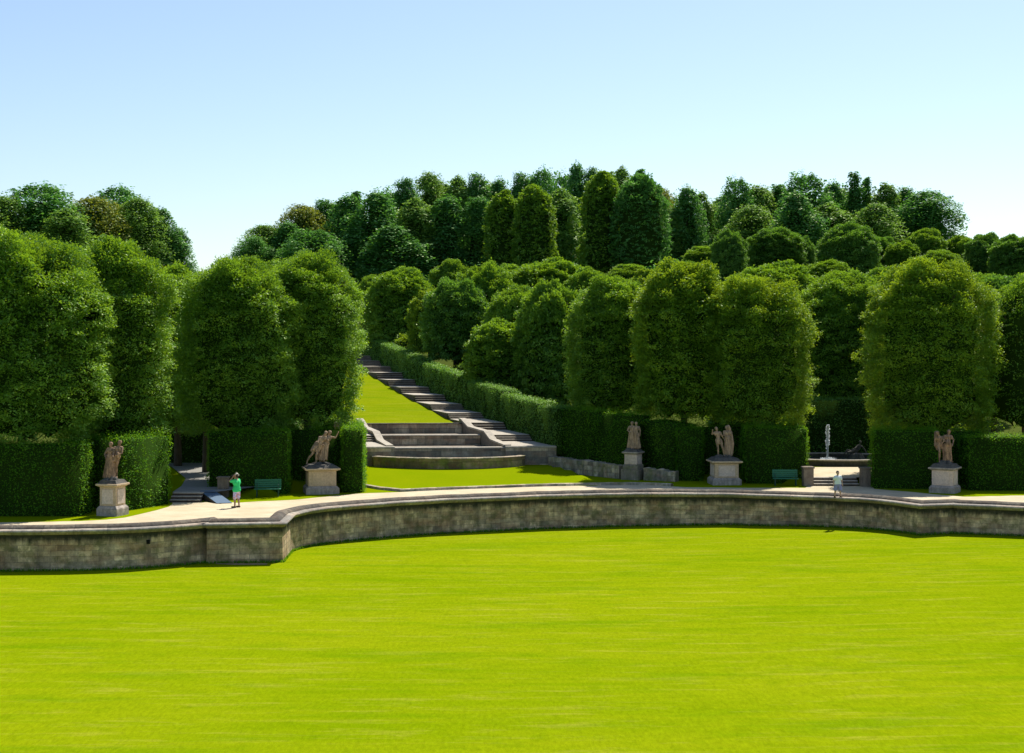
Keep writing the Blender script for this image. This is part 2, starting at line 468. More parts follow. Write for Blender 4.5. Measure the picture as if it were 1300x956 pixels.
wall = tag(empty('retaining_wall', (0, 0, 0)), 'long curved retaining wall of mottled stone blocks with rounded coping above the sunken lawn', 'wall')
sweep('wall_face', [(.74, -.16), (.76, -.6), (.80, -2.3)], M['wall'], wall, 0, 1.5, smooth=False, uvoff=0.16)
cp = sweep('coping', [(-.06, -.12), (-.05, .05), (.02, .13), (.14, .19), (.30, .215), (.46, .19), (.56, .11), (.60, .06), (.60, -.02)], M['coping'], wall, .012, .7)
sweep('coping_lip', [(.585, .03), (.62, .055), (.95, .035), (.99, -.01), (.985, -.06), (.90, -.09), (.88, -.15), (.78, -.19), (.72, -.20)], M['lip'], cp, .008, .7)
# drainage hole
def arc_pt(px, off):
    X = at(px, 66.5); i = np.interp(X, INNER[:, 0], ARC)
    O = offset_poly(INNER, off)
    return np.interp(i, ARC, O[:, 0]), np.interp(i, ARC, O[:, 1])
x, y = arc_pt(193, .77)
bm = bmesh.new(); box(bm, -.11, .11, -.012, .1, -.09, .09)
bm_obj('drain_opening', bm, plain('dark_hole', (.006, .006, .005), 1), wall, loc=(x, y, -.62))

# ------------------------------------------------------------------ grounds
def grid_mesh(name, xs, rows, zf, mat, kind='structure'):
    """rows(x)-> list of y values (same length for each x)"""
    verts = []; R_ = [rows(x) for x in xs]; m = len(R_[0])
    for x, ys in zip(xs, R_):
        for y in ys: verts.append((x, y, zf(x, y)))
    faces = []
    for i in range(len(xs) - 1):
        for j in range(m - 1):
            a = i * m + j
            faces.append((a, a + m, a + m + 1, a + 1))
    me = bpy.data.meshes.new(name); me.from_pydata(verts, [], faces)
    me.polygons.foreach_set('use_smooth', [True] * len(me.polygons))
    o = link(name, me, mat); o['kind'] = kind
    return o

def lawn_z(X, Y):
    base = -1.80 + .36 * sstep(X, 2, 30) + .05 * math.sin(X * .07 + 1) * math.sin(Y * .06)
    return base
grid_mesh('lawn', list(np.linspace(-160, 160, 81)), lambda x: list(np.linspace(-60, 92, 60)), lawn_z, M['lawn'])

# terrain columns follow X; rows start just behind the wall's inner edge
xs = sorted(set([round(v, 2) for v in list(np.arange(-46, 46.1, .6)) + list(np.arange(-120, -46, 4)) + list(np.arange(50, 121, 4)) + [-380, -300, -220, -160, 160, 220, 300, 380]]))
IX = INNER[np.argsort(INNER[:, 0])]
def trows(x):
    y0 = float(np.interp(x, IX[:, 0], IX[:, 1])) + .12
    if -12.2 < x < -11.0: y0 = max(y0, 70.2)
    a = np.linspace(y0, 112, 62)
    b = np.linspace(112, 260, 50)[1:]
    c = np.array([280, 310, 360, 450, 530, 600])
    return list(np.concatenate([a, b, c]))
def terrain_z(x, y):
    n = .12 * math.sin(x * .31 + y * .17) * sstep(y, 100, 130)
    return H(x, y) + n
grid_mesh('terrain', xs, trows, terrain_z, M['ground'])

from mathutils.geometry import delaunay_2d_cdt
def sheet(name, poly, z, mat, kind='structure'):
    n = len(poly)
    vs_, es_, fs_, *_x = delaunay_2d_cdt([Vector(p) for p in poly], [(i, (i + 1) % n) for i in range(n)], [list(range(n))], 1, 1e-4)
    me = bpy.data.meshes.new(name)
    me.from_pydata([(v.x, v.y, z(v.x, v.y) if callable(z) else z) for v in vs_], [], [tuple(f) for f in fs_])
    bm = bmesh.new(); bm.from_mesh(me)
    for f in bm.faces:
        f.normal_update()
        if f.normal.z < 0: f.normal_flip()
    bm.to_mesh(me); bm.free()
    o = link(name, me, mat); o['kind'] = kind
    return o
def bm_obj2(name, bm, mat, parent=None):
    me = bpy.data.meshes.new(name); bm.to_mesh(me); bm.free()
    return link(name, me, mat, parent)

KERB = [W(*p) for p in [(440,611),(458,617.6),(480,621.4),(509,624.4),(560,622.2),(630,619.6),(700,617.3),(760,616.2),(803,615.6),(830,616.2),(852,617.4)]]
back = [W(*p) for p in [(-500,671),(-200,666),(0,663.6),(100,662),(135,660),(158,657.5),(178,653),(197,648.5),(214,643.6),(219,640)]]
back += [W(219, 638.2), W(262, 637.8), W(280, 640), W(291, 637.5)]
back += [W(*p) for p in [(300,638.6),(325,637),(376,634.6),(414,630.8),(452,627),(485,625.8),(509,625)]]
back += [(x, y - .12) for x, y in KERB[4:]]
back += [W(*p) for p in [(870,618.8),(950,619.6),(1022,619.6),(1026,617.4),(1107,617.6),(1110,620.9),(1130,622.6),(1160,625),(1195,628.6),(1224,630.9),(1300,629.3),(1500,630),(1800,634)]]
front = [tuple(p) for p in offset_poly(INNER, .02)]
front = [p for p in front if -52 < p[0] < 60]
import random as _r
def ragged(P, amp=.09, step=.7, seed=2):
    rr = _r.Random(seed); out = []
    for a, b in zip(P[:-1], P[1:]):
        n = max(1, int(math.hypot(b[0]-a[0], b[1]-a[1]) / step))
        for k in range(n):
            t = k / n
            out.append((a[0] + (b[0]-a[0])*t, a[1] + (b[1]-a[1])*t + (rr.uniform(-amp, amp) if k else 0)))
    return out + [P[-1]]
back = ragged([p for p in back if -52 < p[0] < 60])
sheet('gravel_path', front + back[::-1], .010, M['gravel'])
# court around the fountain (right opening) and the path through the left opening
sheet('fountain_court', [(17.7,85.60),(21.7,85.60),(24.2,88),(26.5,93.3),(17.0,93.3),(17.0,88)], .456, M['gravel'])
grove = plain('shaded_path_gravel', (.22, .21, .185), .95, .2, 2)
sheet('side_path', [(-18.25,76.45),(-16.0,76.45),(-14.6,79.0),(-14.2,80),(-14.5,86),(-17,93),(-21,99),(-25,99),(-22,92),(-19.5,85),(-18.6,80)], lambda x, y: H(x, max(y, 79.9)) + .03, grove)

# low stone kerb of the central grass
karc = np.concatenate([[0], np.cumsum([math.hypot(b[0]-a[0], b[1]-a[1]) for a, b in zip(KERB[:-1], KERB[1:])])])
kerb = sweep('stone_kerb', [(-.32, -.1), (-.30, .12), (-.25, .15), (-.02, .15), (.03, .12), (.04, -.1)], M['rubble'], None, .006, .8, base=np.array(KERB), arc=karc)
tag(kerb, 'low curved stone kerb along the front of the small middle lawn', 'kerb')

# ------------------------------------------------------------------ cascade
casc = tag(empty('stone_cascade', (*G(-4.2, 0), 0)), 'stepped dark stone water cascade with a bowed mossy front basin', 'cascade')
def lp(P):   # world -> casc local (no rotation)
    return [(x - casc.location.x, y - casc.location.y) for x, y in P]
def wall_uv(name, line, thick, z0, z1, mat, parent, capmat=None, cap=.09, over=.07, capname='rim'):
    """straight or bowed wall along a world line, UV mapped, with a projecting rim"""
    line = np.array(line); arc = np.concatenate([[0], np.cumsum(np.linalg.norm(np.diff(line, axis=0), axis=1))])
    o = sweep(name, [(-thick, z1), (0, z1), (0, z0), (-thick, z0), (-thick, z1)], mat, parent, 0, 1.5, smooth=False, base=line, arc=arc)
    for end in (0, 1):
        pass
    if capmat:
        sweep(capname, [(-thick - .02, z1 + .004), (-thick - .02, z1 + cap), (over - .03, z1 + cap), (over, z1 + cap - .03), (over, z1 + .004), (-thick - .02, z1 + .004)],
              capmat, o, .004, .9, smooth=False, base=line, arc=arc)
    return o
def cap_ends(o):
    bm = bmesh.new(); bm.from_mesh(o.data)
    es = [e for e in bm.edges if e.is_boundary]
    bmesh.ops.holes_fill(bm, edges=es, sides=12)
    bm.to_mesh(o.data); bm.free()
casc.location = (0, 0, 0)
bow = []
for k in range(-12, 13):
    t = k / 12
    bow.append(G(-4.4 + 5.0 * t, -8.3 + 1.75 * t * t + .35 * t ** 8))
bw = wall_uv('basin_wall', bow, .35, .1, 1.05, M['cascade_moss'], casc, M['rubble'], .08, .06)
ends = []
for sgn in (-1, 1):
    a = G(-4.4 + 5.0 * sgn, -6.2); b = G(-4.4 + 4.95 * sgn, -4.9)
    ln = [a, b] if sgn > 0 else [b, a]
    wall_uv('basin_side_wall', [ln[0], ln[1]] if sgn < 0 else [a, b], .3, .1, 1.02, M['cascade_moss'], casc, M['rubble'], .07, .05)
# T2: wall between the two landings, T3, T4
wall_uv('terrace_wall', [G(-8.15, -4.92), G(-.30, -4.92)], .5, .2, 1.5, M['cascade'], casc, M['step'], .10, .08)
wall_uv('terrace_wall', [G(-7.88, 2.0), G(-.47, 2.0)], .5, .8, 1.96, M['cascade'], casc, M['step'], .09, .08)
wall_uv('terrace_wall', [G(-7.88, 8.3), G(-.47, 8.3)], .5, 1.5, 2.50, M['cascade'], casc, M['coping'], .08, .06)
def gsheet(name, u0, u1, v0, v1, z, mat, parent):
    bm = bmesh.new(); bm.faces.new([bm.verts.new((*G(u, v), z)) for u, v in ((u0, v0), (u1, v0), (u1, v1), (u0, v1))])
    return bm_obj2(name, bm, mat, parent)
def gprism(bm, u0, u1, v0, v1, z0, z1):
    prism(bm, [G(u0, v0), G(u1, v0), G(u1, v1), G(u0, v1)], z0, z1)
def gobj(name, boxes, mat, parent, bevel=0):
    bm = bmesh.new()
    for b in boxes: gprism(bm, *b)
    return bm_obj(name, bm, mat, parent, bevel=bevel)
gobj('terrace_floor', [(-8.1, -.48, -4.4, 1.98, -.2, 1.28)], M['cascade'], casc)
gobj('terrace_floor', [(-7.88, -.48, 2.52, 8.28, -.2, 1.80)], M['cascade'], casc)
bm = bmesh.new(); f = bm.faces.new([bm.verts.new((x, y, .86)) for x, y in [*bow, G(.5, -4.95), G(-9.3, -4.95)]])
bm_obj2('basin_water', bm, M['water'], casc)

# landing walls on both sides (face towards the lawn)
def uvbox_line(name, a, b, z0, z1, mat, parent, cap=None):
    return wall_uv(name, [a, b], .5, z0, z1, mat, parent, cap, .09, .05)

# ------------------------------------------------------------------ stairs
def staircase(u0, u1, nfl, label, mirror):
    st = tag(empty('stone_staircase', (0, 0, 0)), label, 'stairs')
    # bottom landing on its wall
    gobj('landing', [(u0, u1 + (.0 if not mirror else 0), -4.85, -.01, .2, ZB[0])], M['step'], st)
    wall_uv('landing_wall', [G(u0 - (.48 if not mirror else -.0), -5.36), G(u1 + (.48 if mirror else 0.2), -5.36)], .5, .1, ZB[0] - .13, M['cascade'], st, M['step'], .125, .04, 'coping')
    for i in range(nfl):
        v0 = STEP * i; z0, z1 = ZB[i], ZB[i + 1]
        n = 3 if i < 8 else 4
        rise = (z1 - z0) / n
        tread = .36
        ris, trd = [], []
        for k in range(n):
            v = v0 + k * tread
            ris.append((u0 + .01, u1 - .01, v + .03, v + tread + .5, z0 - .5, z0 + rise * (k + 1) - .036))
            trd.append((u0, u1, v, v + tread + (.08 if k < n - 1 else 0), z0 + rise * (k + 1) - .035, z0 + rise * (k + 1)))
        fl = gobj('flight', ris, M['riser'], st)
        gobj('tread', trd, M['step'], fl)
        ve = STEP * (i + 1)
        ld = gobj('landing', [(u0, u1, v0 + n * tread + .002, ve + .028, z1 - .05, z1 - .003)], M['step'], st)
        gobj('landing_base', [(u0 + .02, u1 - .02, v0 + n * tread + .004, ve + .026, z1 - .80, z1 - .052)], M['riser'], ld)
        # rough stone edging of the landing towards the grass
    return st
staircase(0, 2.75, 12, 'long stone staircase of short flights and landings climbing beside the right clipped hedge', False)
staircase(-10.95, -8.36, 12, 'stone staircase left of the cascade, mostly hidden behind the hedge and trees', True)

def balustrade(u0, u1, label):
    b = tag(empty('stone_balustrade', (0, 0, 0)), label, 'balustrade')
    # side profile along v: (v, z top)
    prof = [(-4.9, 1.76), (-4.0, 1.79), (-.9, 1.90), (1.0, 2.38), (6.2, 2.44), (8.6, 2.90), (9.4, 2.92)]
    for nm, off, mat, h0, h1 in (('parapet', 0, M['cascade'], None, -.12), ('handrail', .04, M['step'], -.118, .0)):
        bm = bmesh.new()
        for (va, za), (vb, zb) in zip(prof[:-1], prof[1:]):
            P = []
            lo = (lambda z: .2) if h0 is None else (lambda z: z + h0)
            for u, v, z in ((u0 - off, va, lo(za)), (u1 + off, va, lo(za)), (u1 + off, vb, lo(zb)), (u0 - off, vb, lo(zb)),
                            (u0 - off, va, za + h1), (u1 + off, va, za + h1), (u1 + off, vb, zb + h1), (u0 - off, vb, zb + h1)):
                P.append(bm.verts.new((*G(u, v), z)))
            for f in ((0,3,2,1),(4,5,6,7),(0,1,5,4),(1,2,6,5),(2,3,7,6),(3,0,4,7)):
                bm.faces.new([P[i] for i in f])
        bmesh.ops.remove_doubles(bm, verts=bm.verts, dist=.001)
        bm_obj(nm, bm, mat, b)
balustrade(-.44, -.02, 'pale stepped stone handrail wall on the right side of the cascade')
balustrade(-8.34, -7.92, 'pale stepped stone handrail wall on the left side of the cascade')

# grass slope between the stairs
vs = list(np.linspace(8.4, 150, 90))
bm = bmesh.new(); rows = []
for v in vs:
    zz = (zramp(v) if v < STEP * 13 else ZB[-1] + (v - STEP * 13) * .09) - .05
    if v < 14: zz = 2.52 + (zz - 2.52) * sstep(v, 8.4, 14)
    rows.append([bm.verts.new((*G(u, v), zz + .04 * math.sin(u * .8 + v * .3) - (.04 if k in (0, 4) else 0))) for k, u in enumerate((-8.4, -6.2, -4.2, -2.2, .02))])
for a, b in zip(rows[:-1], rows[1:]):
    for k in range(4): bm.faces.new((a[k], a[k+1], b[k+1], b[k]))
for f in bm.faces: f.smooth = True
gs = bm_obj2('grass_slope', bm, M['lawn_high']); gs['kind'] = 'structure'

soil = plain('bare_sandy_soil', (.34, .24, .13), .95, .25, 5)
def lawn_sheet(name, pts, z, mat):
    o = sheet(name, pts, z, mat); return o
def L(px, py, z=-1.79):
    return W(px, py, z)
lawn_sheet('soil_patch', ragged([L(351,704.5), L(352,700), L(360,697.5), L(372,694.5), L(386,692.5), L(394,691.8), L(388,694.5), L(374,698), L(366,703), L(358,706), L(351,704.5)], .05, .25), lambda x, y: lawn_z(x, y) + .012, soil)
lawn_sheet('soil_strip', ragged([L(268,714.5), L(276,713.6), L(300,714.6), L(340,715.2), L(338,716.6), L(300,717), L(275,716), L(268,714.5)], .03, .3), lambda x, y: lawn_z(x, y) + .012, soil)
# ------------------------------------------------------------------ foliage
def unit(v): return v / np.maximum(1e-9, np.linalg.norm(v, axis=-1, keepdims=True))
def wavy(P, rng, wl, n=7):
    """smooth pseudo-noise in [-1,1] at wavelength wl"""
    k = unit(rng.normal(size=(n, 3))) * (2 * np.pi / wl) * rng.uniform(.6, 1.5, (n, 1))
    ph = rng.uniform(0, 6.28, n)
    return np.sin(P @ k.T + ph).sum(1) / (n ** .5 * 1.1)

def leaf_mesh(name, C, Nn, size, tint, mat, rng, aspect=.58, core=None, tdir=None):
    n = len(C)
    rnd = rng.normal(size=(n, 3)) if tdir is None else tdir + rng.normal(size=(n, 3)) * .35
    t = unit(np.cross(Nn, np.cross(rnd, Nn)) + 1e-6)
    b = np.cross(Nn, t)
    L = (size * .5)[:, None]; Wd = (size * .5 * aspect)[:, None]
    V = np.empty((n, 4, 3))
    V[:, 0] = C - t * L; V[:, 1] = C + b * Wd - t * L * .1; V[:, 2] = C + t * L; V[:, 3] = C - b * Wd - t * L * .1
    V = V.reshape(-1, 3); T = np.repeat(tint, 4)
    loops = np.arange(n * 4); starts = np.arange(n) * 4
    if core is not None:
        cv, cf, ct = core
        off = len(V); V = np.concatenate([V, cv]); T = np.concatenate([T, np.full(len(cv), ct)])
        lo = (np.array(cf) + off).reshape(-1)
        starts = np.concatenate([starts, n * 4 + np.arange(len(cf)) * 4]); loops = np.concatenate([loops, lo])
    me = bpy.data.meshes.new(name)
    me.vertices.add(len(V)); me.vertices.foreach_set('co', V.astype(np.float32).ravel())
    me.loops.add(len(loops)); me.loops.foreach_set('vertex_index', loops.astype(np.int32))
    me.polygons.add(len(starts)); me.polygons.foreach_set('loop_start', starts.astype(np.int32))
    a = me.attributes.new('tint', 'FLOAT', 'POINT'); a.data.foreach_set('value', T.astype(np.float32))
    me.materials.append(mat)
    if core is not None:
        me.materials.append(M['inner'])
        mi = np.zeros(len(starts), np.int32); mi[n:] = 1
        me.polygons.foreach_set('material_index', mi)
    me.update(calc_edges=True)
    return me

def profile(t, kind):
    """relative radius of a crown at relative height t"""
    t = np.clip(t, 0, 1)
    if kind == 'box':      # clipped linden: straight sides, rounded top, tucked bottom
        top = np.where(t > .62, (1 - np.clip((t - .62) / .38, 0, 1) ** 2.3) ** (1 / 2.0), 1)
        bot = np.where(t < .22, .82 + .18 * (t / .22), 1)
        return top * bot * (1 - .05 * np.abs(t - .4))
    if kind == 'egg':      # clipped egg / beehive
        top = np.where(t > .48, (1 - np.clip((t - .48) / .52, 0, 1) ** 2.3) ** .5, 1)
        bot = np.where(t < .3, .80 + .20 * (t / .3), 1)
        return top * bot
    if kind == 'ball':
        return np.sqrt(np.clip(1 - (2 * t - 1) ** 2, 0, 1)) ** .8
    if kind == 'column':
        top = np.where(t > .6, (1 - np.clip((t - .6) / .4, 0, 1) ** 1.8) ** .6, 1)
        return top * np.where(t < .15, .75 + .25 * t / .15, 1)
    if kind == 'spire':
        return (1 - t ** 1.6) ** .8 * np.where(t < .2, .6 + 2 * t, 1)
    return 1

def crown_mesh(name, rx, ry, h, kind, mat, seed, nspray, nleaf=12, leaf=.13, lump=.07, wl=2.2, spray=.45, sq=2.4, gaps=.0, droop=.1, core=True, raise_=(.0, .0)):
    rng = np.random.default_rng(seed)
    m = int(nspray * 1.5)
    t = rng.uniform(0, 1, m)
    # more samples on the dome, where the surface turns flat
    t = np.concatenate([t, 1 - rng.uniform(0, 1, m // 2) ** 2 * .30])
    th = rng.uniform(0, 2 * np.pi, len(t))
    ct, st_ = np.cos(th), np.sin(th)
    sqr = (np.abs(ct) ** sq + np.abs(st_) ** sq) ** (-1 / sq)
    r = profile(t, kind)
    rr = r * np.where(rng.uniform(size=len(t)) < .35 * (t > .8), np.sqrt(rng.uniform(size=len(t))), 1)
    P = np.stack([rx * rr * sqr * ct, ry * rr * sqr * st_, h * t], 1)
    # outward normal
    dt = .02; dr = (profile(t + dt, kind) - profile(t - dt, kind)) / (2 * dt)
    nr = np.stack([ct, st_, np.clip(-dr * (rx + ry) / 2 / h, -.6, 4)], 1); nr = unit(nr)
    lum = (wavy(P, rng, wl) + wavy(P, rng, wl * .42) * .6 + wavy(P, rng, wl * 2.4) * .25) * lump * (rx + ry) / 2
    fine = (wavy(P * np.array([1, 1, 2.3]), rng, 2.0) * .26 + wavy(P, rng, .8) * .12) * (1 if rx > 3.2 or h > 9 else 1.0)
    P = P + nr * (lum + fine)[:, None]; lum = lum + fine * 1.5
    if gaps > 0:
        keep = wavy(P, rng, wl * .8) > -1.2 + gaps * 1.6
        P, nr, lum = P[keep], nr[keep], lum[keep]
    sel = rng.permutation(len(P))[:nspray]; P, nr, lum = P[sel], nr[sel], lum[sel]
    ns = len(P)
    # each spray: leaves along an outward, slightly drooping twig, spread sideways in its plane
    ax = unit(nr + np.array([0, 0, -droop]) + rng.normal(size=(ns, 3)) * .33)
    ax[:, 2] = np.clip(ax[:, 2], -.5, .9); ax = unit(ax)
    up = unit(np.array([0, 0, 1.0]) + nr * .45 + rng.normal(size=(ns, 3)) * .20)
    side = unit(np.cross(ax, up)); up = np.cross(side, ax)
    a = rng.uniform(-.75, .55, (ns, nleaf)); s = rng.uniform(-1, 1, (ns, nleaf)) * (.55 - .35 * np.clip(a, 0, 1)); q = rng.normal(size=(ns, nleaf)) * .10
    sl = (spray * np.where(rng.uniform(size=ns) < .12, 1.5, 1.0) * rng.uniform(.6, 1.25, ns))[:, None]
    C = (P[:, None] + ax[:, None] * (a * sl)[..., None] + side[:, None] * (s * sl)[..., None] + up[:, None] * ((q - .12 * a * a) * sl)[..., None]).reshape(-1, 3)
    Nn = unit(np.repeat(up, nleaf, 0) + rng.normal(size=(ns * nleaf, 3)) * .45)
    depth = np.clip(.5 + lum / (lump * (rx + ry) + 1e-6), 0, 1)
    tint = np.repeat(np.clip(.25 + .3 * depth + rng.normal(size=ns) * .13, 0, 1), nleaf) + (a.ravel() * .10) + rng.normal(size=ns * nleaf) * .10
    size = leaf * rng.uniform(.65, 1.35, ns * nleaf)
    cr = None
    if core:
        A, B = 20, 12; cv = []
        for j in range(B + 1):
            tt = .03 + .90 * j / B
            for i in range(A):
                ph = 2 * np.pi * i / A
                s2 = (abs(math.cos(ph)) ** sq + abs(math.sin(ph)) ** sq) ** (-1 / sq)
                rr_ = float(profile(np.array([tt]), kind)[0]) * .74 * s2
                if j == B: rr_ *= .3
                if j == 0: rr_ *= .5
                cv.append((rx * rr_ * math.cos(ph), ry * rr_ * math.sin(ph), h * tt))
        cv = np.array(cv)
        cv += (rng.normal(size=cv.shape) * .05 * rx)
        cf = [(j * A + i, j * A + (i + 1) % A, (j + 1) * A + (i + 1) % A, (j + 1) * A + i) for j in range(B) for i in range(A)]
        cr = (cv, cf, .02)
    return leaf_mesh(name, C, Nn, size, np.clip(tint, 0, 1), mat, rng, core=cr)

def trunk_mesh(name, h, r, seed, limbs=6, spread=2.0, top=.8):
    rng = random.Random(seed); bm = bmesh.new()
    pts = [Vector((0, 0, -.6))]
    for i in range(1, 6):
        pts.append(Vector((rng.uniform(-.1, .1) * i * .3, rng.uniform(-.1, .1) * i * .3, h * top * i / 5)))
    rad = [r * 1.35, r * 1.0, r * .85, r * .7, r * .5, r * .28]
    for i in range(5): capsule(bm, pts[i], pts[i + 1], rad[i], rad[i + 1], 9, 2)
    for k in range(limbs):
        z = h * (.28 + .45 * k / max(1, limbs)); a = rng.uniform(0, 6.28)
        i = min(4, int(z / (h * top) * 5)); b0 = pts[i].lerp(pts[i + 1], .5); b0.z = z
        b1 = b0 + Vector((math.cos(a) * spread * .5, math.sin(a) * spread * .5, spread * .45))
        b2 = b1 + Vector((math.cos(a + .3) * spread * .4, math.sin(a + .3) * spread * .4, spread * .5))
        capsule(bm, b0, b1, r * .38, r * .24, 7, 2); capsule(bm, b1, b2, r * .24, r * .1, 7, 2)
    bmesh.ops.recalc_face_normals(bm, faces=bm.faces)
    me = bpy.data.meshes.new(name); bm.to_mesh(me); bm.free()
    me.polygons.foreach_set('use_smooth', [True] * len(me.polygons)); me.materials.append(M['bark'])
    return me

def forest_mesh(name, w, h, mat, seed, kind='round', nleaves=9000, leaf=.34):
    """free-growing tree crown: many overlapping leafy boughs"""
    rng = np.random.default_rng(seed)
    nl = 60 if kind == 'round' else 46
    lobes = []
    for i in range(nl):
        t = rng.uniform(.02, 1) if kind != 'round' else rng.uniform(0, 1) ** .8
        if kind == 'round': rmax = w / 2 * (1 - (abs(t - .42) / .62) ** 2.2) ** .7 if abs(t - .42) < .62 else .1
        elif kind == 'tall': rmax = w / 2 * (1 - t ** 2.6) ** .6
        else: rmax = w / 2 * (1 - t ** 1.3) ** .8
        a = rng.uniform(0, 6.28); q = rng.uniform(.25, .9)
        s = w * (rng.uniform(.09, .19) if kind == 'round' else rng.uniform(.13, .23)) * (1.15 - .4 * t)
        lobes.append((rmax * q * math.cos(a), rmax * q * math.sin(a), h * (.05 + .90 * t), s))
    for i in range(16):  # leader tufts that break the top outline
        q = rng.uniform(0, .30) * w; a = rng.uniform(0, 6.28)
        lobes.append((q * math.cos(a), q * math.sin(a), h * (1.02 - .45 * (q / w) ** 1.2 - rng.uniform(0, .12)) - w * .03, w * rng.uniform(.04, .085)))
    lobes = np.array(lobes)
    wt = lobes[:, 3] ** 2; wt /= wt.sum()
    idx = rng.choice(len(lobes), nleaves, p=wt)
    d = unit(rng.normal(size=(nleaves, 3)))
    d[:, 2] = np.where((d[:, 2] < -.3) & (rng.uniform(size=nleaves) < .6), -d[:, 2], d[:, 2])
    loose = rng.uniform(size=nleaves) < .22
    rad = lobes[idx, 3] * (1 + .28 * wavy(lobes[idx, :3] + d * lobes[idx, 3:4], rng, w * .16)) * np.where(rng.uniform(size=nleaves) < .3, rng.uniform(.5, 1.28, nleaves), rng.uniform(.75, 1.1, nleaves))
    C = lobes[idx, :3] + d * rad[:, None] * np.array([1, 1, 1.15])
    tt_ = rng.uniform(.02, 1, loose.sum()); aa = rng.uniform(0, 6.28, loose.sum())
    env = {'round': np.clip(1 - (np.abs(tt_ - .42) / .62) ** 2.2, 0, 1) ** .7, 'tall': (1 - tt_ ** 2.6) ** .6, 'spire': (1 - tt_ ** 1.3) ** .8}[kind] * w / 2 * rng.uniform(.55, 1.05, loose.sum())
    C[loose] = np.stack([env * np.cos(aa), env * np.sin(aa), h * (.05 + .93 * tt_)], 1)
    Nn = unit(d * .6 + np.array([0, 0, .7]) + rng.normal(size=(nleaves, 3)) * .45)
    lt = rng.uniform(.2, .7, len(lobes))
    tint = np.clip(lt[idx] + rng.normal(size=nleaves) * .13, 0, 1)
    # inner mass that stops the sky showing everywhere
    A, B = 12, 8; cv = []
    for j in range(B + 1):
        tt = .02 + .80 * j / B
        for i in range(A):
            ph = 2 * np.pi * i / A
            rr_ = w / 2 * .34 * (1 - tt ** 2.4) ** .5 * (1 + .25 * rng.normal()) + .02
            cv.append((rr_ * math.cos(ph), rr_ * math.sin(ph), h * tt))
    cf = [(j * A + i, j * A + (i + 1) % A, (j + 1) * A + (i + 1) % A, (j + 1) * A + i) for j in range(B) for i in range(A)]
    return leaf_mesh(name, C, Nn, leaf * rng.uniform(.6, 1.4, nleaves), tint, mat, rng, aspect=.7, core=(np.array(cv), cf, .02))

# ------------------------------------------------------------------ clipped hedges
def hedge(A, B, thick, height, label, seed, z0=None, ztop=None, dens=210, cat='hedge', leaf=.085, back=None, mat=None, slope=None, group=None, rough=1.0):
    """A->B is the front line as seen from the lawn; the hedge lies behind it"""
    rng = np.random.default_rng(seed)
    A = np.array(A, float); B = np.array(B, float)
    T = B - A; L = np.linalg.norm(T); T /= L; D = np.array([-T[1], T[0]])
    if back is not None: D = np.array(back, float) / np.linalg.norm(back)
    zA, zB = (z0, z0) if not isinstance(z0, tuple) else z0
    tA, tB = (zA + height, zB + height) if ztop is None else (ztop if isinstance(ztop, tuple) else (ztop, ztop))
    pts, nrm = [], []
    def face(n, f, nv):
        s = rng.uniform(size=(n, 2)); p = f(s[:, 0], s[:, 1]); pts.append(p); nrm.append(np.repeat(np.array([nv]), n, 0))
    def P3(xy, z): return np.concatenate([xy, z[:, None]], 1)
    lo = lambda s: zA + (zB - zA) * s
    hi = lambda s: tA + (tB - tA) * s
    hm = ((tA - zA) + (tB - zB)) / 2
    n3 = lambda v, z=0: (v[0], v[1], z)
    face(int(L * hm * dens), lambda s, q: P3(A + T * (L * s)[:, None], lo(s) + (hi(s) - lo(s)) * q), n3(-D))
    face(int(L * thick * dens * 1.1), lambda s, q: P3(A + T * (L * s)[:, None] + D * (thick * q)[:, None], hi(s)), (0, 0, 1))
    face(int(L * hm * dens * .35), lambda s, q: P3(A + T * (L * s)[:, None] + D * thick, lo(s) + (hi(s) - lo(s)) * q), n3(D))
    face(int(thick * (tA - zA) * dens), lambda s, q: P3(A + D * (thick * s)[:, None], zA + (tA - zA) * q), n3(-T))
    face(int(thick * (tB - zB) * dens), lambda s, q: P3(B + D * (thick * s)[:, None], zB + (tB - zB) * q), n3(T))
    P = np.concatenate(pts); Nn = np.concatenate(nrm)
    w = wavy(P, rng, 1.6) * .055 + wavy(P, rng, .5) * .035
    P = P + Nn * (w * rough + rng.uniform(-.09, .06, len(P)) * rough)[:, None]
    # young shoots that stand proud of the top
    shoot = (Nn[:, 2] > .5) & (rng.uniform(size=len(P)) < .30)
    P[shoot, 2] += rng.uniform(0, .20, shoot.sum()) * rough
    upb = rng.uniform(.25, 1.0, (len(P), 1))
    nn = unit(Nn * .55 + np.array([0, 0, 1.0]) * upb + rng.normal(size=P.shape) * .45)
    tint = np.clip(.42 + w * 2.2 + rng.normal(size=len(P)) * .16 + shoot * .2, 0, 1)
    mid = np.array([*(A + T * L / 2 + D * thick / 2), zA])
    ins = .10
    c = [A + T * ins + D * ins, B - T * ins + D * ins, B - T * ins + D * (thick - ins), A + T * ins + D * (thick - ins)]
    cv = np.array([(*c[0], zA - .3), (*c[1], zB - .3), (*c[2], zB - .3), (*c[3], zA - .3), (*c[0], tA - ins), (*c[1], tB - ins), (*c[2], tB - ins), (*c[3], tA - ins)]) - mid
    cf = [(4, 5, 6, 7), (0, 1, 5, 4), (1, 2, 6, 5), (2, 3, 7, 6), (3, 0, 4, 7)]
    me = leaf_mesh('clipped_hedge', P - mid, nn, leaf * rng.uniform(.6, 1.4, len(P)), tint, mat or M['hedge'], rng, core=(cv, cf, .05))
    o = link('clipped_hedge', me, None, None, loc=mid)
    return tag(o, label, cat, group)

def Wp(px, py): return W(px, py)
def lift(p, dx=0, dy=0): return (p[0] + dx, p[1] + dy)

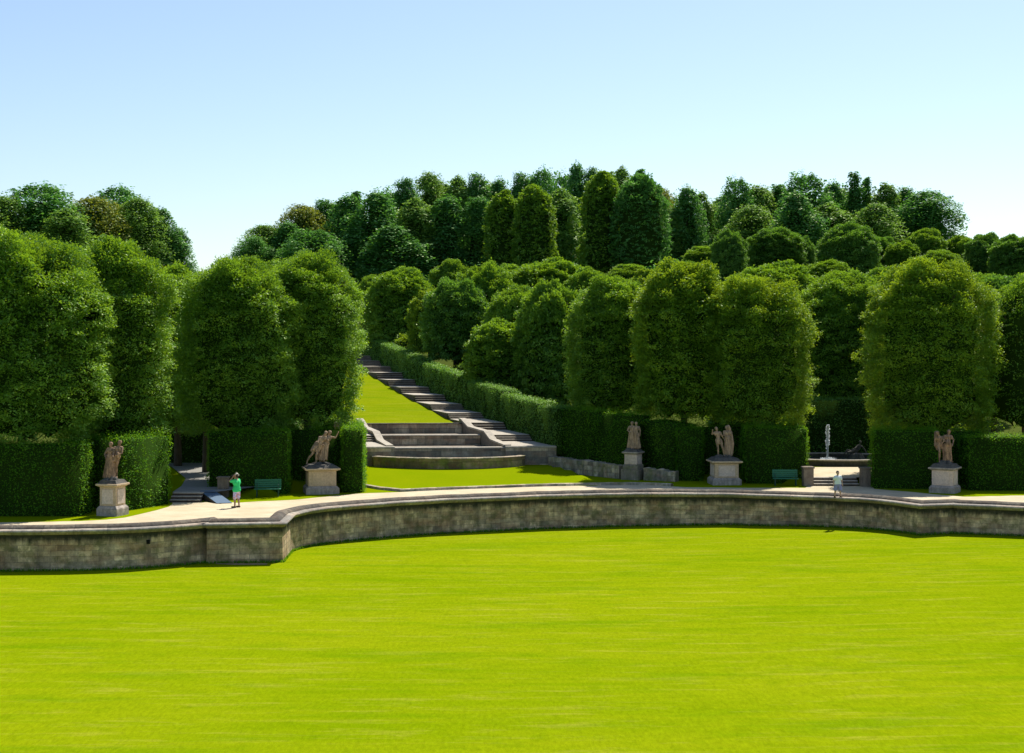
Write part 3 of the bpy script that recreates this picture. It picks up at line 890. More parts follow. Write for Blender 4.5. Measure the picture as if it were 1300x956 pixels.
hedge(W(-330, 657), W(104, 655.5), 2.3, 3.5, 'long clipped hedge block at the far left edge, left of the first statue', 1, z0=0)
hedge((-22.5, 71.9), (-18.8, 72.6), 1.2, 3.55, 'dark recessed hedge piece right behind the leftmost statue', 2, z0=0)
hedge(W(156, 649.5), W(217, 639.5), 3.6, 3.62, 'clipped hedge block with sunlit right end, between the leftmost statue and the shaded side path', 3, z0=0, rough=1.6)
hedge(W(263, 628.5), W(366, 627.5), 2.6, 3.55, 'clipped hedge block behind the left green bench and the person in green', 4, z0=0)
hedge((-14.2, 83.2), (-9.3, 83.6), 1.2, 3.5, 'dark recessed hedge piece behind the second statue from the left', 5, z0=0)
hedge(W(434, 625.5), W(462.5, 625.5), 10.5, 3.6, 'deep clipped hedge block with bright yellow-green top, left of the central cascade', 6, z0=0, back=(-.12, 1), rough=1.5)
hedge(G(-12.6, -4.4), G(-10.95, -4.4), 9, 2.6, 'small dark hedge block peeping up beside the left cascade steps', 7, z0=1.5, back=(AX, 1))
# right side of the central grass, raised on the rough low wall
LW = [(2.75, 95.9), (4.6, 93.2), (7.0, 89.9)]
hedge((3.0, 96.3), (4.9, 93.6), 2.0, 0, 'dark hedge on the low wall beside the right stair foot', 8, z0=.7, ztop=(4.25, 4.15))
hedge((4.95, 93.5), (7.35, 90.2), 2.0, 0, 'dark hedge on the low wall just left of the half-hidden middle statue', 9, z0=.7, ztop=(4.15, 4.0))
hedge((8.35, 90.6), (10.2, 89.0), 2.6, 0, 'hedge block with tousled sunlit shoots just right of the half-hidden middle statue', 10, z0=.3, ztop=(3.75, 3.5), rough=1.9)
hedge((10.2, 88.4), (11.75, 88.1), 2.6, 3.25, 'narrow brighter hedge block left of the statue on the pale panelled pedestal', 11, z0=0)
hedge((11.2, 90.6), (15.2, 90.4), 1.2, 3.3, 'dark recessed hedge piece behind the statue on the pale panelled pedestal', 12, z0=0)
hedge(W(946, 614), W(1026, 614.5), 3.4, 3.4, 'clipped hedge block behind the right green bench', 13, z0=0, rough=1.5)
hedge(W(1108, 620.0), W(1192, 621.5), 3.0, 3.4, 'clipped hedge block between the fountain opening and the rightmost statue', 14, z0=0, rough=1.2)
hedge((24.2, 85.3), (28.0, 84.7), 1.2, 3.3, 'dark recessed hedge piece behind the rightmost statue', 15, z0=0)
hedge(W(1231, 623), W(1560, 624), 2.4, 3.1, 'long clipped hedge block at the far right edge', 16, z0=0)
# hedges climbing beside the right staircase
SEG = [(-5.4, -1.0), (-.9, 3.6), (3.7, 9.5), (9.6, 16), (16.1, 24), (24.1, 33), (33.1, 44), (44.1, 58), (58.1, 74), (74.1, 92)]
names = ['lowest', 'second', 'third', 'fourth', 'fifth', 'sixth', 'seventh', 'eighth', 'ninth', 'topmost']
for i, (v0, v1) in enumerate(SEG):
    zz = lambda v: zramp(v) + .1 if v < STEP * 13 else 9
    hedge(G(2.85, v1), G(2.85, v0), 1.5, 0, 'clipped hedge block climbing along the right staircase, %s from the bottom' % names[i] if i < 9 else 'highest clipped hedge block beside the right staircase',
          20 + i, z0=(zz(v1) - .4, zz(v0) - .4), ztop=(zz(v1) + 2.45 + .15 * (i % 2), zz(v0) + 2.5 + .15 * (i % 2)), back=(1, .08), dens=150 if i < 5 else 90, leaf=.10 if i < 5 else .14,
          group='hedge blocks along the right staircase', rough=.9, mat=M['hornbeam'])

# yew-dark hedge behind the fountain
hedge((14.5, 103.5), (29, 103.5), 2.5, 4.2, 'tall dark hedge behind the fountain basin', 40, z0=.4, mat=M['hornbeam'], dens=110, leaf=.12)
hedge((-27, 94.6), (-14.4, 94.6), 2.5, 4.6, 'dark hedge closing the end of the shaded side path', 41, z0=.6, mat=M['hornbeam'], dens=110, leaf=.12)

# rough low stone wall
lw = tag(empty('low_stone_wall', (0, 0, 0)), 'rough low stone wall under the dark hedge on the right of the middle lawn', 'wall')
def rubble_wall(a, b, z0, z1a, z1b, th, parent, seed):
    rng = random.Random(seed); a = Vector(a); b = Vector(b); L = (b - a).length; t = (b - a) / L; nrm = Vector((-t.y, t.x))
    bm = bmesh.new(); s = 0
    while s < L - .15:
        w = min(rng.uniform(.35, .8), L - s)
        zt = z1a + (z1b - z1a) * (s / L)
        z = z0 - .2
        while z < zt - .1:
            hh = min(rng.uniform(.25, .42), zt + rng.uniform(-.06, .06) - z)
            if hh < .08: break
            o = rng.uniform(-.05, .05)
            P = [a + t * (s + .015) - nrm * 0 + nrm * o, a + t * (s + w - .015) + nrm * o, a + t * (s + w - .015) + nrm * th, a + t * (s + .015) + nrm * th]
            prism(bm, [(p.x, p.y) for p in P], z, z + hh - .015)
            z += hh
        s += w
    return bm_obj('masonry', bm, M['rubble'], parent, bevel=.025)
def rough_wall(pts, z0, z1, th, parent, seed):
    pts = np.array(pts, float); arc = np.concatenate([[0], np.cumsum(np.linalg.norm(np.diff(pts, axis=0), axis=1))])
    rng = random.Random(seed)
    bm = bmesh.new(); uvl = bm.loops.layers.uv.new('UVMap'); n = int(arc[-1] / .12); rows = []
    F = offset_poly(pts, 0); B = offset_poly(pts, -th); tz = 0
    for i in range(n + 1):
        s = arc[-1] * i / n
        if i % 4 == 0: tz = rng.uniform(-.035, .03)
        zt = z1[0] + (z1[1] - z1[0]) * i / n + tz + rng.uniform(-.02, .02)
        fx, fy = np.interp(s, arc, F[:, 0]), np.interp(s, arc, F[:, 1]); bx, by = np.interp(s, arc, B[:, 0]), np.interp(s, arc, B[:, 1])
        prof = [(fx, fy, z0 - .2)]
        for k in range(1, 5):
            q_ = rng.uniform(-.035, .035); z = z0 - .2 + (zt - z0 + .2) * k / 4
            prof.append((fx + q_, fy + q_, z))
        prof.append((bx, by, zt + rng.uniform(-.03, .03))); prof.append((bx, by, z0 - .2))
        rows.append((s, [bm.verts.new(p) for p in prof]))
    for (s0, a_), (s1, b_) in zip(rows[:-1], rows[1:]):
        for k in range(6):
            f = bm.faces.new((a_[k], b_[k], b_[k + 1], a_[k + 1]))
            for l, t in zip(f.loops, ((s0, a_[k].co.z), (s1, b_[k].co.z), (s1, b_[k+1].co.z), (s0, a_[k+1].co.z))): l[uvl].uv = t
    bm.faces.new(rows[0][1]); bm.faces.new(rows[-1][1][::-1])
    return bm_obj('masonry', bm, M['rubble'], parent)
rough_wall([(2.45, 95.5), (4.5, 92.7), (6.75, 89.6)], .1, (1.02, .85), .6, lw, 1)
lw2 = tag(empty('low_stone_wall', (0, 0, 0)), 'short rough low stone wall between the middle statue and the gravel path', 'wall')
rough_wall([(8.2, 88.6), (10.05, 87.6)], 0, (.8, .62), .6, lw2, 3)

# ------------------------------------------------------------------ trees
def place_tree(name, px, Y, parts, label, cat='tree', group=None, zb=None, rz=0, scale=(1, 1, 1), crown_z=0):
    X = at(px, Y); z = H(X, Y) if zb is None else zb
    t = tag(empty(name, (X, Y, z), rz), label, cat, group); t.scale = scale
    cm, tm = parts
    link('trunk', tm, None, t)
    c = link('crown', cm, None, t, loc=(0, 0, crown_z))
    return t

LIM = []
# (px centre, top y, px width, crown bottom y, distance, profile, material, label)
FRONT = [
 (28, 297, 214, 566, 76, 'box', 'linden', 'huge dark clipped linden at the far left edge, above the long hedge'),
 (150, 306, 128, 572, 80, 'box', 'linden', 'tall clipped linden with sunlit right edge, above the leftmost statue'),
 (-120, 300, 200, 566, 78, 'box', 'linden', 'clipped linden mostly outside the left edge of the view'),
 (226, 338, 100, 565, 96, 'box', 'linden', 'shaded clipped linden standing back over the dark side path on the left'),
 (304, 328, 144, 556, 87, 'box', 'linden', 'broad clipped linden above the left green bench and the person in green'),
 (390, 321, 130, 552, 90, 'box', 'linden', 'clipped linden bordering the bright grass slope on its left'),
 (236, 352, 96, 560, 108, 'box', 'hornbeam', 'dark clipped tree closing the shaded side path at the back'),
 (262, 345, 70, 560, 92, 'box', 'linden', 'clipped linden wedged in at the right of the dark side path gap'),
 (779, 350, 112, 545, 101, 'egg', 'linden', 'tall clipped tree with shadowy front above the half-hidden middle statue'),
 (868, 334, 122, 552, 95, 'box', 'linden_gold', 'golden-green topped clipped linden, left one of the pair above the statue with pale panel'),
 (962, 350, 128, 552, 93, 'box', 'linden_gold', 'yellow-topped clipped linden, right one of the pair above the right green bench'),
 (1072, 345, 122, 552, 112, 'box', 'linden', 'dark clipped linden standing back behind the fountain'),
 (1180, 331, 152, 556, 92, 'box', 'linden_gold', 'broad clipped linden above the hedge left of the rightmost statue'),
 (1302, 352, 112, 560, 94, 'box', 'linden', 'clipped linden at the far right edge, above the long hedge'),
 (1262, 356, 96, 562, 104, 'box', 'hornbeam', 'dark clipped tree in the gap just left of the far right linden'),
 (1350, 356, 96, 562, 106, 'box', 'hornbeam', 'dark clipped tree behind the far right linden'),
 (1420, 345, 150, 560, 94, 'box', 'linden', 'clipped linden outside the right edge of the view'),
]
for i, (px, ty, w, by, Y, kind, mt, lab) in enumerate(FRONT):
    Y -= 1.6 if 700 < px < 1000 else 3.2
    X = at(px, Y); zg = H(X, Y); zt = zat(ty, Y); zb = max(zat(by, Y), zg + 2.2) + (.75 if 700 < px < 1000 else .35); r = w / 2 * Y / FPX
    h = zt - zb; r -= .12; h -= .42
    area = 2 * math.pi * r * h + math.pi * r * r * 1.6
    inview = 0 <= px <= 1300
    if r > 4: wl = 2.6
    else: wl = 2.0
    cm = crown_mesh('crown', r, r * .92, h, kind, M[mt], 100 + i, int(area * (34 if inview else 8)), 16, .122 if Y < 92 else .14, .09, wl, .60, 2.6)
    tm = trunk_mesh('trunk', zt - zg, .22, 200 + i, 7, r * .9)
    place_tree('clipped_linden', px, Y, (cm, tm), lab, 'tree', 'clipped lindens behind the front hedges', crown_z=zb - zg)

# second rank: shared clipped crowns, each tree scaled to its own size
MIDM = {}
for k, (kind, mt) in enumerate([('egg', 'hornbeam'), ('egg', 'linden'), ('box', 'hornbeam'), ('ball', 'linden'), ('box', 'linden'), ('egg', 'linden_gold')]):
    MIDM[k] = (crown_mesh('clipped_crown', 3, 3, 7, kind, M[mt], 300 + k, 5600, 13, .18, .06, 1.9, .5, 2.2), kind)
MIDT = trunk_mesh('clipped_trunk', 9, .2, 333, 6, 2)
MID = [
 # px, top, width, bottom, Y, variant, label
 (508, 343, 84, 440, 178, 1, 'round-topped clipped tree at the head of the stairs, sunlit pale top'),
 (545, 369, 56, 448, 158, 5, 'small yellow-green clipped tree second from the stair head'),
 (578, 356, 80, 456, 150, 0, 'beehive-shaped clipped tree third from the stair head'),
 (616, 338, 84, 458, 158, 1, 'tall clipped tree behind the beehive-shaped one above the stairs'),
 (655, 366, 80, 476, 143, 1, 'clipped tree in mid slope above the stairs, with scattered bright shoots'),
 (640, 408, 100, 505, 125, 1, 'low bushy clipped tree with pale shoots just above the stair hedge'),
 (700, 364, 92, 516, 122, 1, 'large egg-shaped clipped tree nearest the lower stairs, dark front and lime top'),
 (573, 331, 54, 400, 196, 3, 'pale ball-shaped tree peeking above the stairside row'),
 (700, 333, 110, 430, 178, 4, 'bright green broad tree behind the stairside row'),
 (750, 343, 70, 430, 165, 1, 'pale clipped tree behind the egg-shaped one above the lower stairs'),
 (648, 338, 76, 400, 186, 4, 'bright green tree in the back of the stairside row'),
 (828, 344, 70, 430, 150, 5, 'clipped tree top showing between the front linden pair and its left neighbour'),
 (985, 337, 110, 430, 128, 4, 'lime green tree behind the yellow-topped linden'),
 (1130, 343, 90, 440, 128, 1, 'pale green clipped tree behind the fountain linden'),
 (1040, 372, 90, 470, 126, 4, 'clipped tree filling the gap behind the right green bench tree'),
 (1245, 350, 90, 450, 120, 1, 'clipped tree in the gap left of the far right linden'),
 (472, 350, 40, 420, 200, 3, 'little pale tree beside the top of the staircase'),
 (200, 342, 76, 430, 125, 5, 'yellow-green clipped tree behind the dark side path'),
 (284, 331, 40, 430, 130, 1, 'narrow tree tip over the left bench linden'),
 (250, 352, 70, 440, 122, 1, 'clipped tree top left of the bench linden'),
 (340, 335, 80, 430, 120, 4, 'clipped tree top behind the left bench linden'),
 (95, 320, 90, 440, 110, 4, 'clipped tree behind the two far left lindens'),
 (430, 345, 50, 430, 125, 1, 'clipped tree behind the linden left of the grass slope'),
 # clipped rank on the crest
 (925, 294, 46, 362, 168, 2, 'narrow dark clipped block tree at the left end of the crest rank on the right'),
 (893, 312, 50, 352, 178, 3, 'pale round shrub left of the crest rank'),
 (985, 291, 72, 348, 172, 2, 'wide dark clipped block tree with pale top in the crest rank'),
 (1018, 300, 34, 350, 176, 0, 'slim clipped tree right of the wide dark block on the crest'),
 (1078, 286, 74, 368, 165, 2, 'biggest dark clipped block tree in the crest rank'),
 (1118, 300, 46, 350, 172, 0, 'clipped tree in the middle of the crest rank'),
 (1146, 306, 44, 352, 168, 1, 'green clipped tree right of the crest middle'),
 (1176, 291, 50, 350, 174, 3, 'round leafy tree top in the right part of the crest rank'),
 (1192, 317, 58, 365, 160, 3, 'pale ball-shaped tree below the right crest'),
 (1218, 300, 48, 350, 176, 1, 'green clipped tree third from the right end of the crest'),
 (1252, 297, 52, 358, 168, 0, 'clipped tree second from the right end of the crest'),
 (1287, 300, 62, 362, 162, 2, 'dark clipped tree at the right end of the crest'),
 (1335, 302, 50, 360, 166, 0, 'clipped crest tree outside the right edge'),
 (1052, 330, 60, 372, 158, 1, 'pale bushy tree below the biggest crest block'),
 (950, 345, 60, 390, 150, 4, 'lime shrub-like tree below the crest blocks'),
 (880, 332, 60, 380, 152, 1, 'pale clipped tree behind the top of the front pair'),
 (800, 335, 60, 380, 165, 3, 'light tree between the back wood and the front lindens'),
]
for i, (px, ty, w, by, Y, k, lab) in enumerate(MID):
    X = at(px, Y); zg = H(X, Y); zt = zat(ty, Y); zb = zat(by, Y); r = w / 2 * Y / FPX
    zg2 = min(zg, zb - .6) if zb > zg else zg - .3
    zb2 = max(zb, zg - .2)
    hh = max(2.0, zt - zb2 - .25)
    t = tag(empty('clipped_tree', (X, Y, zg), (i * 1.7) % 6.28), lab, 'tree', 'clipped trees on the slope')
    c = link('crown', MIDM[k][0], None, t, loc=(0, 0, zb2 - zg)); c.scale = ((r - .12) / 3, (r - .12) / 3 * .95, hh / 7)
    tr = link('trunk', MIDT, None, t); tr.scale = (1, 1, max(.3, (zt - zg) / 9.5))

# free-growing wood on the hill
FV = []
for k, (w, h, mt, kind, nl, lf) in enumerate([
    (9, 14, 'forest', 'round', 20000, .30), (8, 15, 'forest_light', 'round', 22000, .26), (6, 16, 'forest', 'tall', 20000, .25),
    (4, 17, 'forest', 'spire', 12000, .26), (9, 12, 'forest_rust', 'round', 18000, .28), (6, 15, 'forest_light', 'tall', 17000, .28), (7, 14, 'forest', 'tall', 18000, .30)]):
    FV.append((forest_mesh('forest_crown', w, h, M[mt], 500 + k, kind, nl, lf), w, h))
FT = trunk_mesh('forest_trunk', 15, .28, 555, 7, 2.6, .85)
WOOD = [
 # px, top, width, crown bottom, Y, variant, label
 (338, 284, 62, 345, 235, 1, 'pale bushy tree at the left foot of the back wood'),
 (322, 300, 40, 345, 228, 0, 'lowest outermost shrub-like tree at the left end of the back wood'),
 (386, 257, 60, 345, 238, 4, 'rusty tinged tree near the left end of the back wood'),
 (365, 280, 44, 345, 232, 6, 'dark tree between the pale bushy and the rusty tree of the back wood'),
 (413, 250, 46, 345, 242, 2, 'slim tree right of the rusty one'),
 (440, 245, 50, 350, 236, 6, 'dark green column left of the widest left-hand tree'),
 (478, 240, 64, 352, 232, 6, 'widest dark tree in the left half of the back wood'),
 (452, 238, 40, 345, 250, 3, 'pointed tree peeking behind the left half of the wood'),
 (515, 222, 46, 345, 246, 2, 'tall slender crown rising above the left half of the wood'),
 (527, 248, 50, 352, 230, 5, 'mid green column in the front rank, left of centre'),
 (545, 215, 52, 345, 250, 1, 'airy light crown on the skyline left of centre'),
 (566, 247, 56, 352, 231, 6, 'dark column with light cap, front rank of the wood'),
 (582, 219, 48, 345, 250, 5, 'feathery skyline tree, first of three beside the airy crown'),
 (606, 216, 48, 345, 250, 2, 'feathery skyline tree, middle of three'),
 (632, 224, 44, 345, 252, 6, 'feathery skyline tree, right of three'),
 (607, 246, 44, 352, 230, 2, 'narrow dark column, front rank near the clipped pair'),
 (662, 215, 44, 345, 250, 2, 'skyline tree just left of the twin dark tips'),
 (689, 211, 52, 345, 250, 0, 'broad skyline crown above the round clipped pair'),
 (712, 236, 50, 352, 236, 5, 'green tree between the round clipped pair and the tall clipped pillar'),
 (733, 204, 38, 340, 252, 6, 'highest dark tip of the skyline, left twin'),
 (751, 208, 34, 340, 252, 2, 'highest dark tip of the skyline, right twin'),
 (790, 207, 40, 340, 254, 5, 'left of the two spiky crowns behind the clipped pillars'),
 (812, 209, 46, 340, 256, 3, 'right of the two spiky crowns behind the clipped pillars'),
 (835, 232, 50, 350, 240, 4, 'rusty edged tree right of the clipped pillars'),
 (873, 234, 44, 352, 232, 6, 'tall dark column near the dip in the skyline'),
 (890, 240, 36, 350, 240, 5, 'thin column right of the tall dark column at the skyline dip'),
 (908, 256, 50, 350, 244, 1, 'low pale tree in the dip of the skyline'),
 (937, 223, 46, 345, 236, 0, 'tall irregular tree right of the skyline dip'),
 (962, 232, 52, 350, 238, 1, 'light green tree, second right of the skyline dip'),
 (988, 228, 40, 345, 240, 3, 'pointed dark tree on the right-hand skyline'),
 (1024, 217, 66, 350, 236, 0, 'broad tall crown of the right-hand wood'),
 (1012, 242, 60, 360, 222, 6, 'dark mass of leaves in front of the broad tall crown'),
 (1056, 228, 40, 345, 240, 6, 'small top left of the two poplar-like spires'),
 (1085, 212, 32, 345, 238, 3, 'taller of the two poplar-like spires'),
 (1100, 219, 26, 345, 240, 3, 'shorter right-hand one of the two poplar-like spires'),
 (1124, 228, 44, 345, 238, 5, 'green tree right of the two poplar-like spires'),
 (1112, 256, 60, 345, 226, 1, 'light green tree in front of the poplar-like spires'),
 (1150, 234, 40, 345, 240, 2, 'second last tree of the right-hand skyline'),
 (1178, 240, 66, 312, 234, 0, 'round bluish tree ending the right-hand skyline'),
 (1052, 255, 60, 350, 228, 5, 'green tree under the right-hand skyline left of the spires'),
 (955, 258, 60, 350, 226, 1, 'pale green tree in the lower right-hand wood'),
 (850, 262, 46, 350, 232, 1, 'pale tree low beside the clipped pillars'),
 (400, 290, 70, 355, 224, 0, 'low dark tree at the left front of the wood'),
 (500, 285, 70, 360, 224, 6, 'shadowy tree in the front of the wood, under the slender crown'),
 # left background
 (52, 231, 116, 345, 190, 0, 'big rounded dark tree behind the far left lindens'),
 (4, 246, 80, 340, 185, 1, 'tree at the left edge behind the far left lindens'),
 (118, 246, 80, 345, 192, 4, 'rusty yellow tree in the left background'),
 (150, 234, 80, 340, 205, 0, 'dark ragged tree behind the rusty yellow one'),
 (176, 248, 66, 340, 196, 1, 'light green tree right of the rusty yellow one'),
 (205, 262, 52, 345, 200, 6, 'tree stepping down on the right of the left background group'),
 (226, 290, 40, 350, 202, 6, 'lowest tree at the right end of the left background group'),
 (85, 262, 70, 345, 182, 5, 'mid green tree in the middle of the left background group'),
 (-60, 240, 100, 345, 190, 0, 'tree outside the left edge in the background'),
]
for i, (px, ty, w, by, Y, k, lab) in enumerate(WOOD):
    me, mw, mh = FV[k]
    X = at(px, Y); zg = H(X, Y); zt = zat(ty, Y); zb = max(zat(by, Y) - 1.5, zg - .5); ww = w * Y / FPX
    t = tag(empty('woodland_tree', (X, Y, zg), (i * 2.1) % 6.28), lab, 'tree', 'free-growing trees of the wood on the hill')
    c = link('crown', me, None, t, loc=(0, 0, zb - zg)); kk = 1.22 if (Y > 244 or Y < 215) else 1.42
    c.scale = (ww / mw * kk, ww / mw * kk, (zt - zb) / (mh * 1.04))
    tr = link('trunk', FT, None, t); tr.scale = (1, 1, max(.3, (zt - zg) / 18))
BACK = [(430, 252, 60, 262, 3), (495, 238, 60, 264, 0), (560, 226, 60, 262, 1), (620, 226, 56, 262, 5), (675, 222, 56, 264, 6), (722, 216, 60, 264, 0), (775, 214, 60, 264, 5), (850, 246, 60, 258, 0),
        (920, 244, 60, 256, 6), (975, 238, 60, 256, 5), (1000, 236, 60, 258, 0), (1070, 236, 60, 258, 1), (1135, 244, 60, 258, 6), (352, 286, 60, 256, 0), (395, 268, 60, 258, 6)]
for i, (px, ty, w, Y, k) in enumerate(BACK):
    me, mw, mh = FV[k]
    X = at(px, Y); zg = H(X, Y); zt = zat(ty, Y); zb = zg - .5; ww = w * Y / FPX
    t = tag(empty('woodland_tree', (X, Y, zg), (i * 1.3) % 6.28), 'half-hidden crown in the rearmost rank of the wood on the hill', 'tree', 'rearmost trees of the wood on the hill')
    c = link('crown', me, None, t, loc=(0, 0, 0)); c.scale = (ww / mw * 1.4, ww / mw * 1.4, (zt - zg) / (mh * 1.04))
    tr = link('trunk', FT, None, t); tr.scale = (1, 1, max(.3, (zt - zg) / 18))
# clipped giants standing in front of the wood
PIL = [(678, 237, 56, 350, 218, 'egg', 'linden', 'round clipped giant with greyish dome, right one of the pair in front of the wood'),
       (640, 244, 50, 350, 222, 'egg', 'linden', 'round clipped giant partly hidden, left one of the pair in front of the wood'),
       (765, 220, 58, 345, 216, 'egg', 'linden', 'tall clipped pillar with yellowish dome in front of the wood'),
       (812, 223, 74, 348, 212, 'egg', 'forest', 'tallest broad clipped pillar right of the yellowish one'),
       (755, 300, 42, 350, 220, 'egg', 'linden', 'small clipped tree at the foot of the yellowish pillar')]
for i, (px, ty, w, by, Y, kind, mt, lab) in enumerate(PIL):
    X = at(px, Y); zg = H(X, Y); zt = zat(ty, Y); zb = max(zat(by, Y) - 1, zg - .3); r = w / 2 * Y / FPX
    cm = crown_mesh('crown', r - .2, r - .2, zt - zb - .2, kind, M[mt], 700 + i, 2400, 12, .28, .05, 2.2, .6, 2.0)
    t = tag(empty('clipped_giant', (X, Y, zg)), lab, 'tree', 'clipped giants before the wood')
    link('crown', cm, None, t, loc=(0, 0, zb - zg)); tr = link('trunk', FT, None, t); tr.scale = (1, 1, .5)
# leafy young shoots on the slope that catch the sun
bm_seed = 0
BUSH = [(604, 446, 26, 166, 'young sunlit bush between the stair hedge and the beehive tree'), (655, 452, 30, 140, 'young sunlit bush under the mid-slope trees'),
        (590, 455, 20, 150, 'little bright shrub above the stair hedge'), (515, 441, 34, 170, 'bright patch-like shrub behind the stair hedge top')]
for i, (px, py, w, Y, lab) in enumerate(BUSH):
    X = at(px, Y); zc = zat(py, Y); r = w / 2 * Y / FPX
    cm = crown_mesh('foliage', r, r, r * 1.7, 'ball', M['linden_gold'], 800 + i, 420, 12, .2, .12, 1.2, .5, 2.0)
    o = link('young_shrub', cm, None, None, loc=(X, Y, zc - r)); tag(o, lab, 'shrub')
# undergrowth closing the wood floor
rng = np.random.default_rng(9)
n = 60000
Xs = rng.uniform(-75, 110, n); Ys = rng.uniform(200, 262, n)
Zs = np.array([0.0] * n)
gx = np.linspace(-80, 115, 40); gy = np.linspace(195, 265, 15)
HG = np.array([[H(a, b) for b in gy] for a in gx])
ix = np.clip(((Xs + 80) / 195 * 39), 0, 38.999); iy = np.clip((Ys - 195) / 70 * 14, 0, 13.999)
i0 = ix.astype(int); j0 = iy.astype(int); fx = ix - i0; fy = iy - j0
Zs = HG[i0, j0] * (1 - fx) * (1 - fy) + HG[i0 + 1, j0] * fx * (1 - fy) + HG[i0, j0 + 1] * (1 - fx) * fy + HG[i0 + 1, j0 + 1] * fx * fy
P = np.stack([Xs, Ys, Zs + rng.uniform(0, 1, n) ** 1.5 * 3.0], 1)
P[:, 2] += wavy(P * np.array([1, 1, 0]), rng, 7) * .5
me = leaf_mesh('undergrowth', P, unit(rng.normal(size=(n, 3)) * .5 + np.array([0, -.2, .9])), .55 * rng.uniform(.6, 1.3, n), rng.uniform(.1, .6, n), M['forest'], rng)
tag(link('undergrowth', me), 'dense leafy undergrowth on the floor of the wood', 'undergrowth', kind='stuff')

# longer grass left standing along the foot of the walls and hedges
rng = np.random.default_rng(77)
O = offset_poly(INNER, .86); A_ = np.concatenate([[0], np.cumsum(np.linalg.norm(np.diff(O, axis=0), axis=1))])
s = rng.uniform(60, A_[-1] - 60, 9000) if A_[-1] > 200 else rng.uniform(0, A_[-1], 9000)
gx, gy = np.interp(s, A_, O[:, 0]), np.interp(s, A_, O[:, 1]) - np.abs(rng.normal(size=9000)) * .10
gz = np.array([lawn_z(a, b) for a, b in zip(gx, gy)])
P = np.stack([gx, gy, gz + .05], 1)
Nn = unit(rng.normal(size=P.shape) * np.array([1, 1, .25]))
me = leaf_mesh('wall_foot_grass', P, Nn, .17 * rng.uniform(.5, 1.6, len(P)), rng.uniform(.2, .8, len(P)), M['hedge'], rng, aspect=.18, tdir=np.array([0, 0, 1.0]))
tag(link('wall_foot_grass', me), 'uncut grass along the foot of the retaining wall', 'grass', kind='stuff')
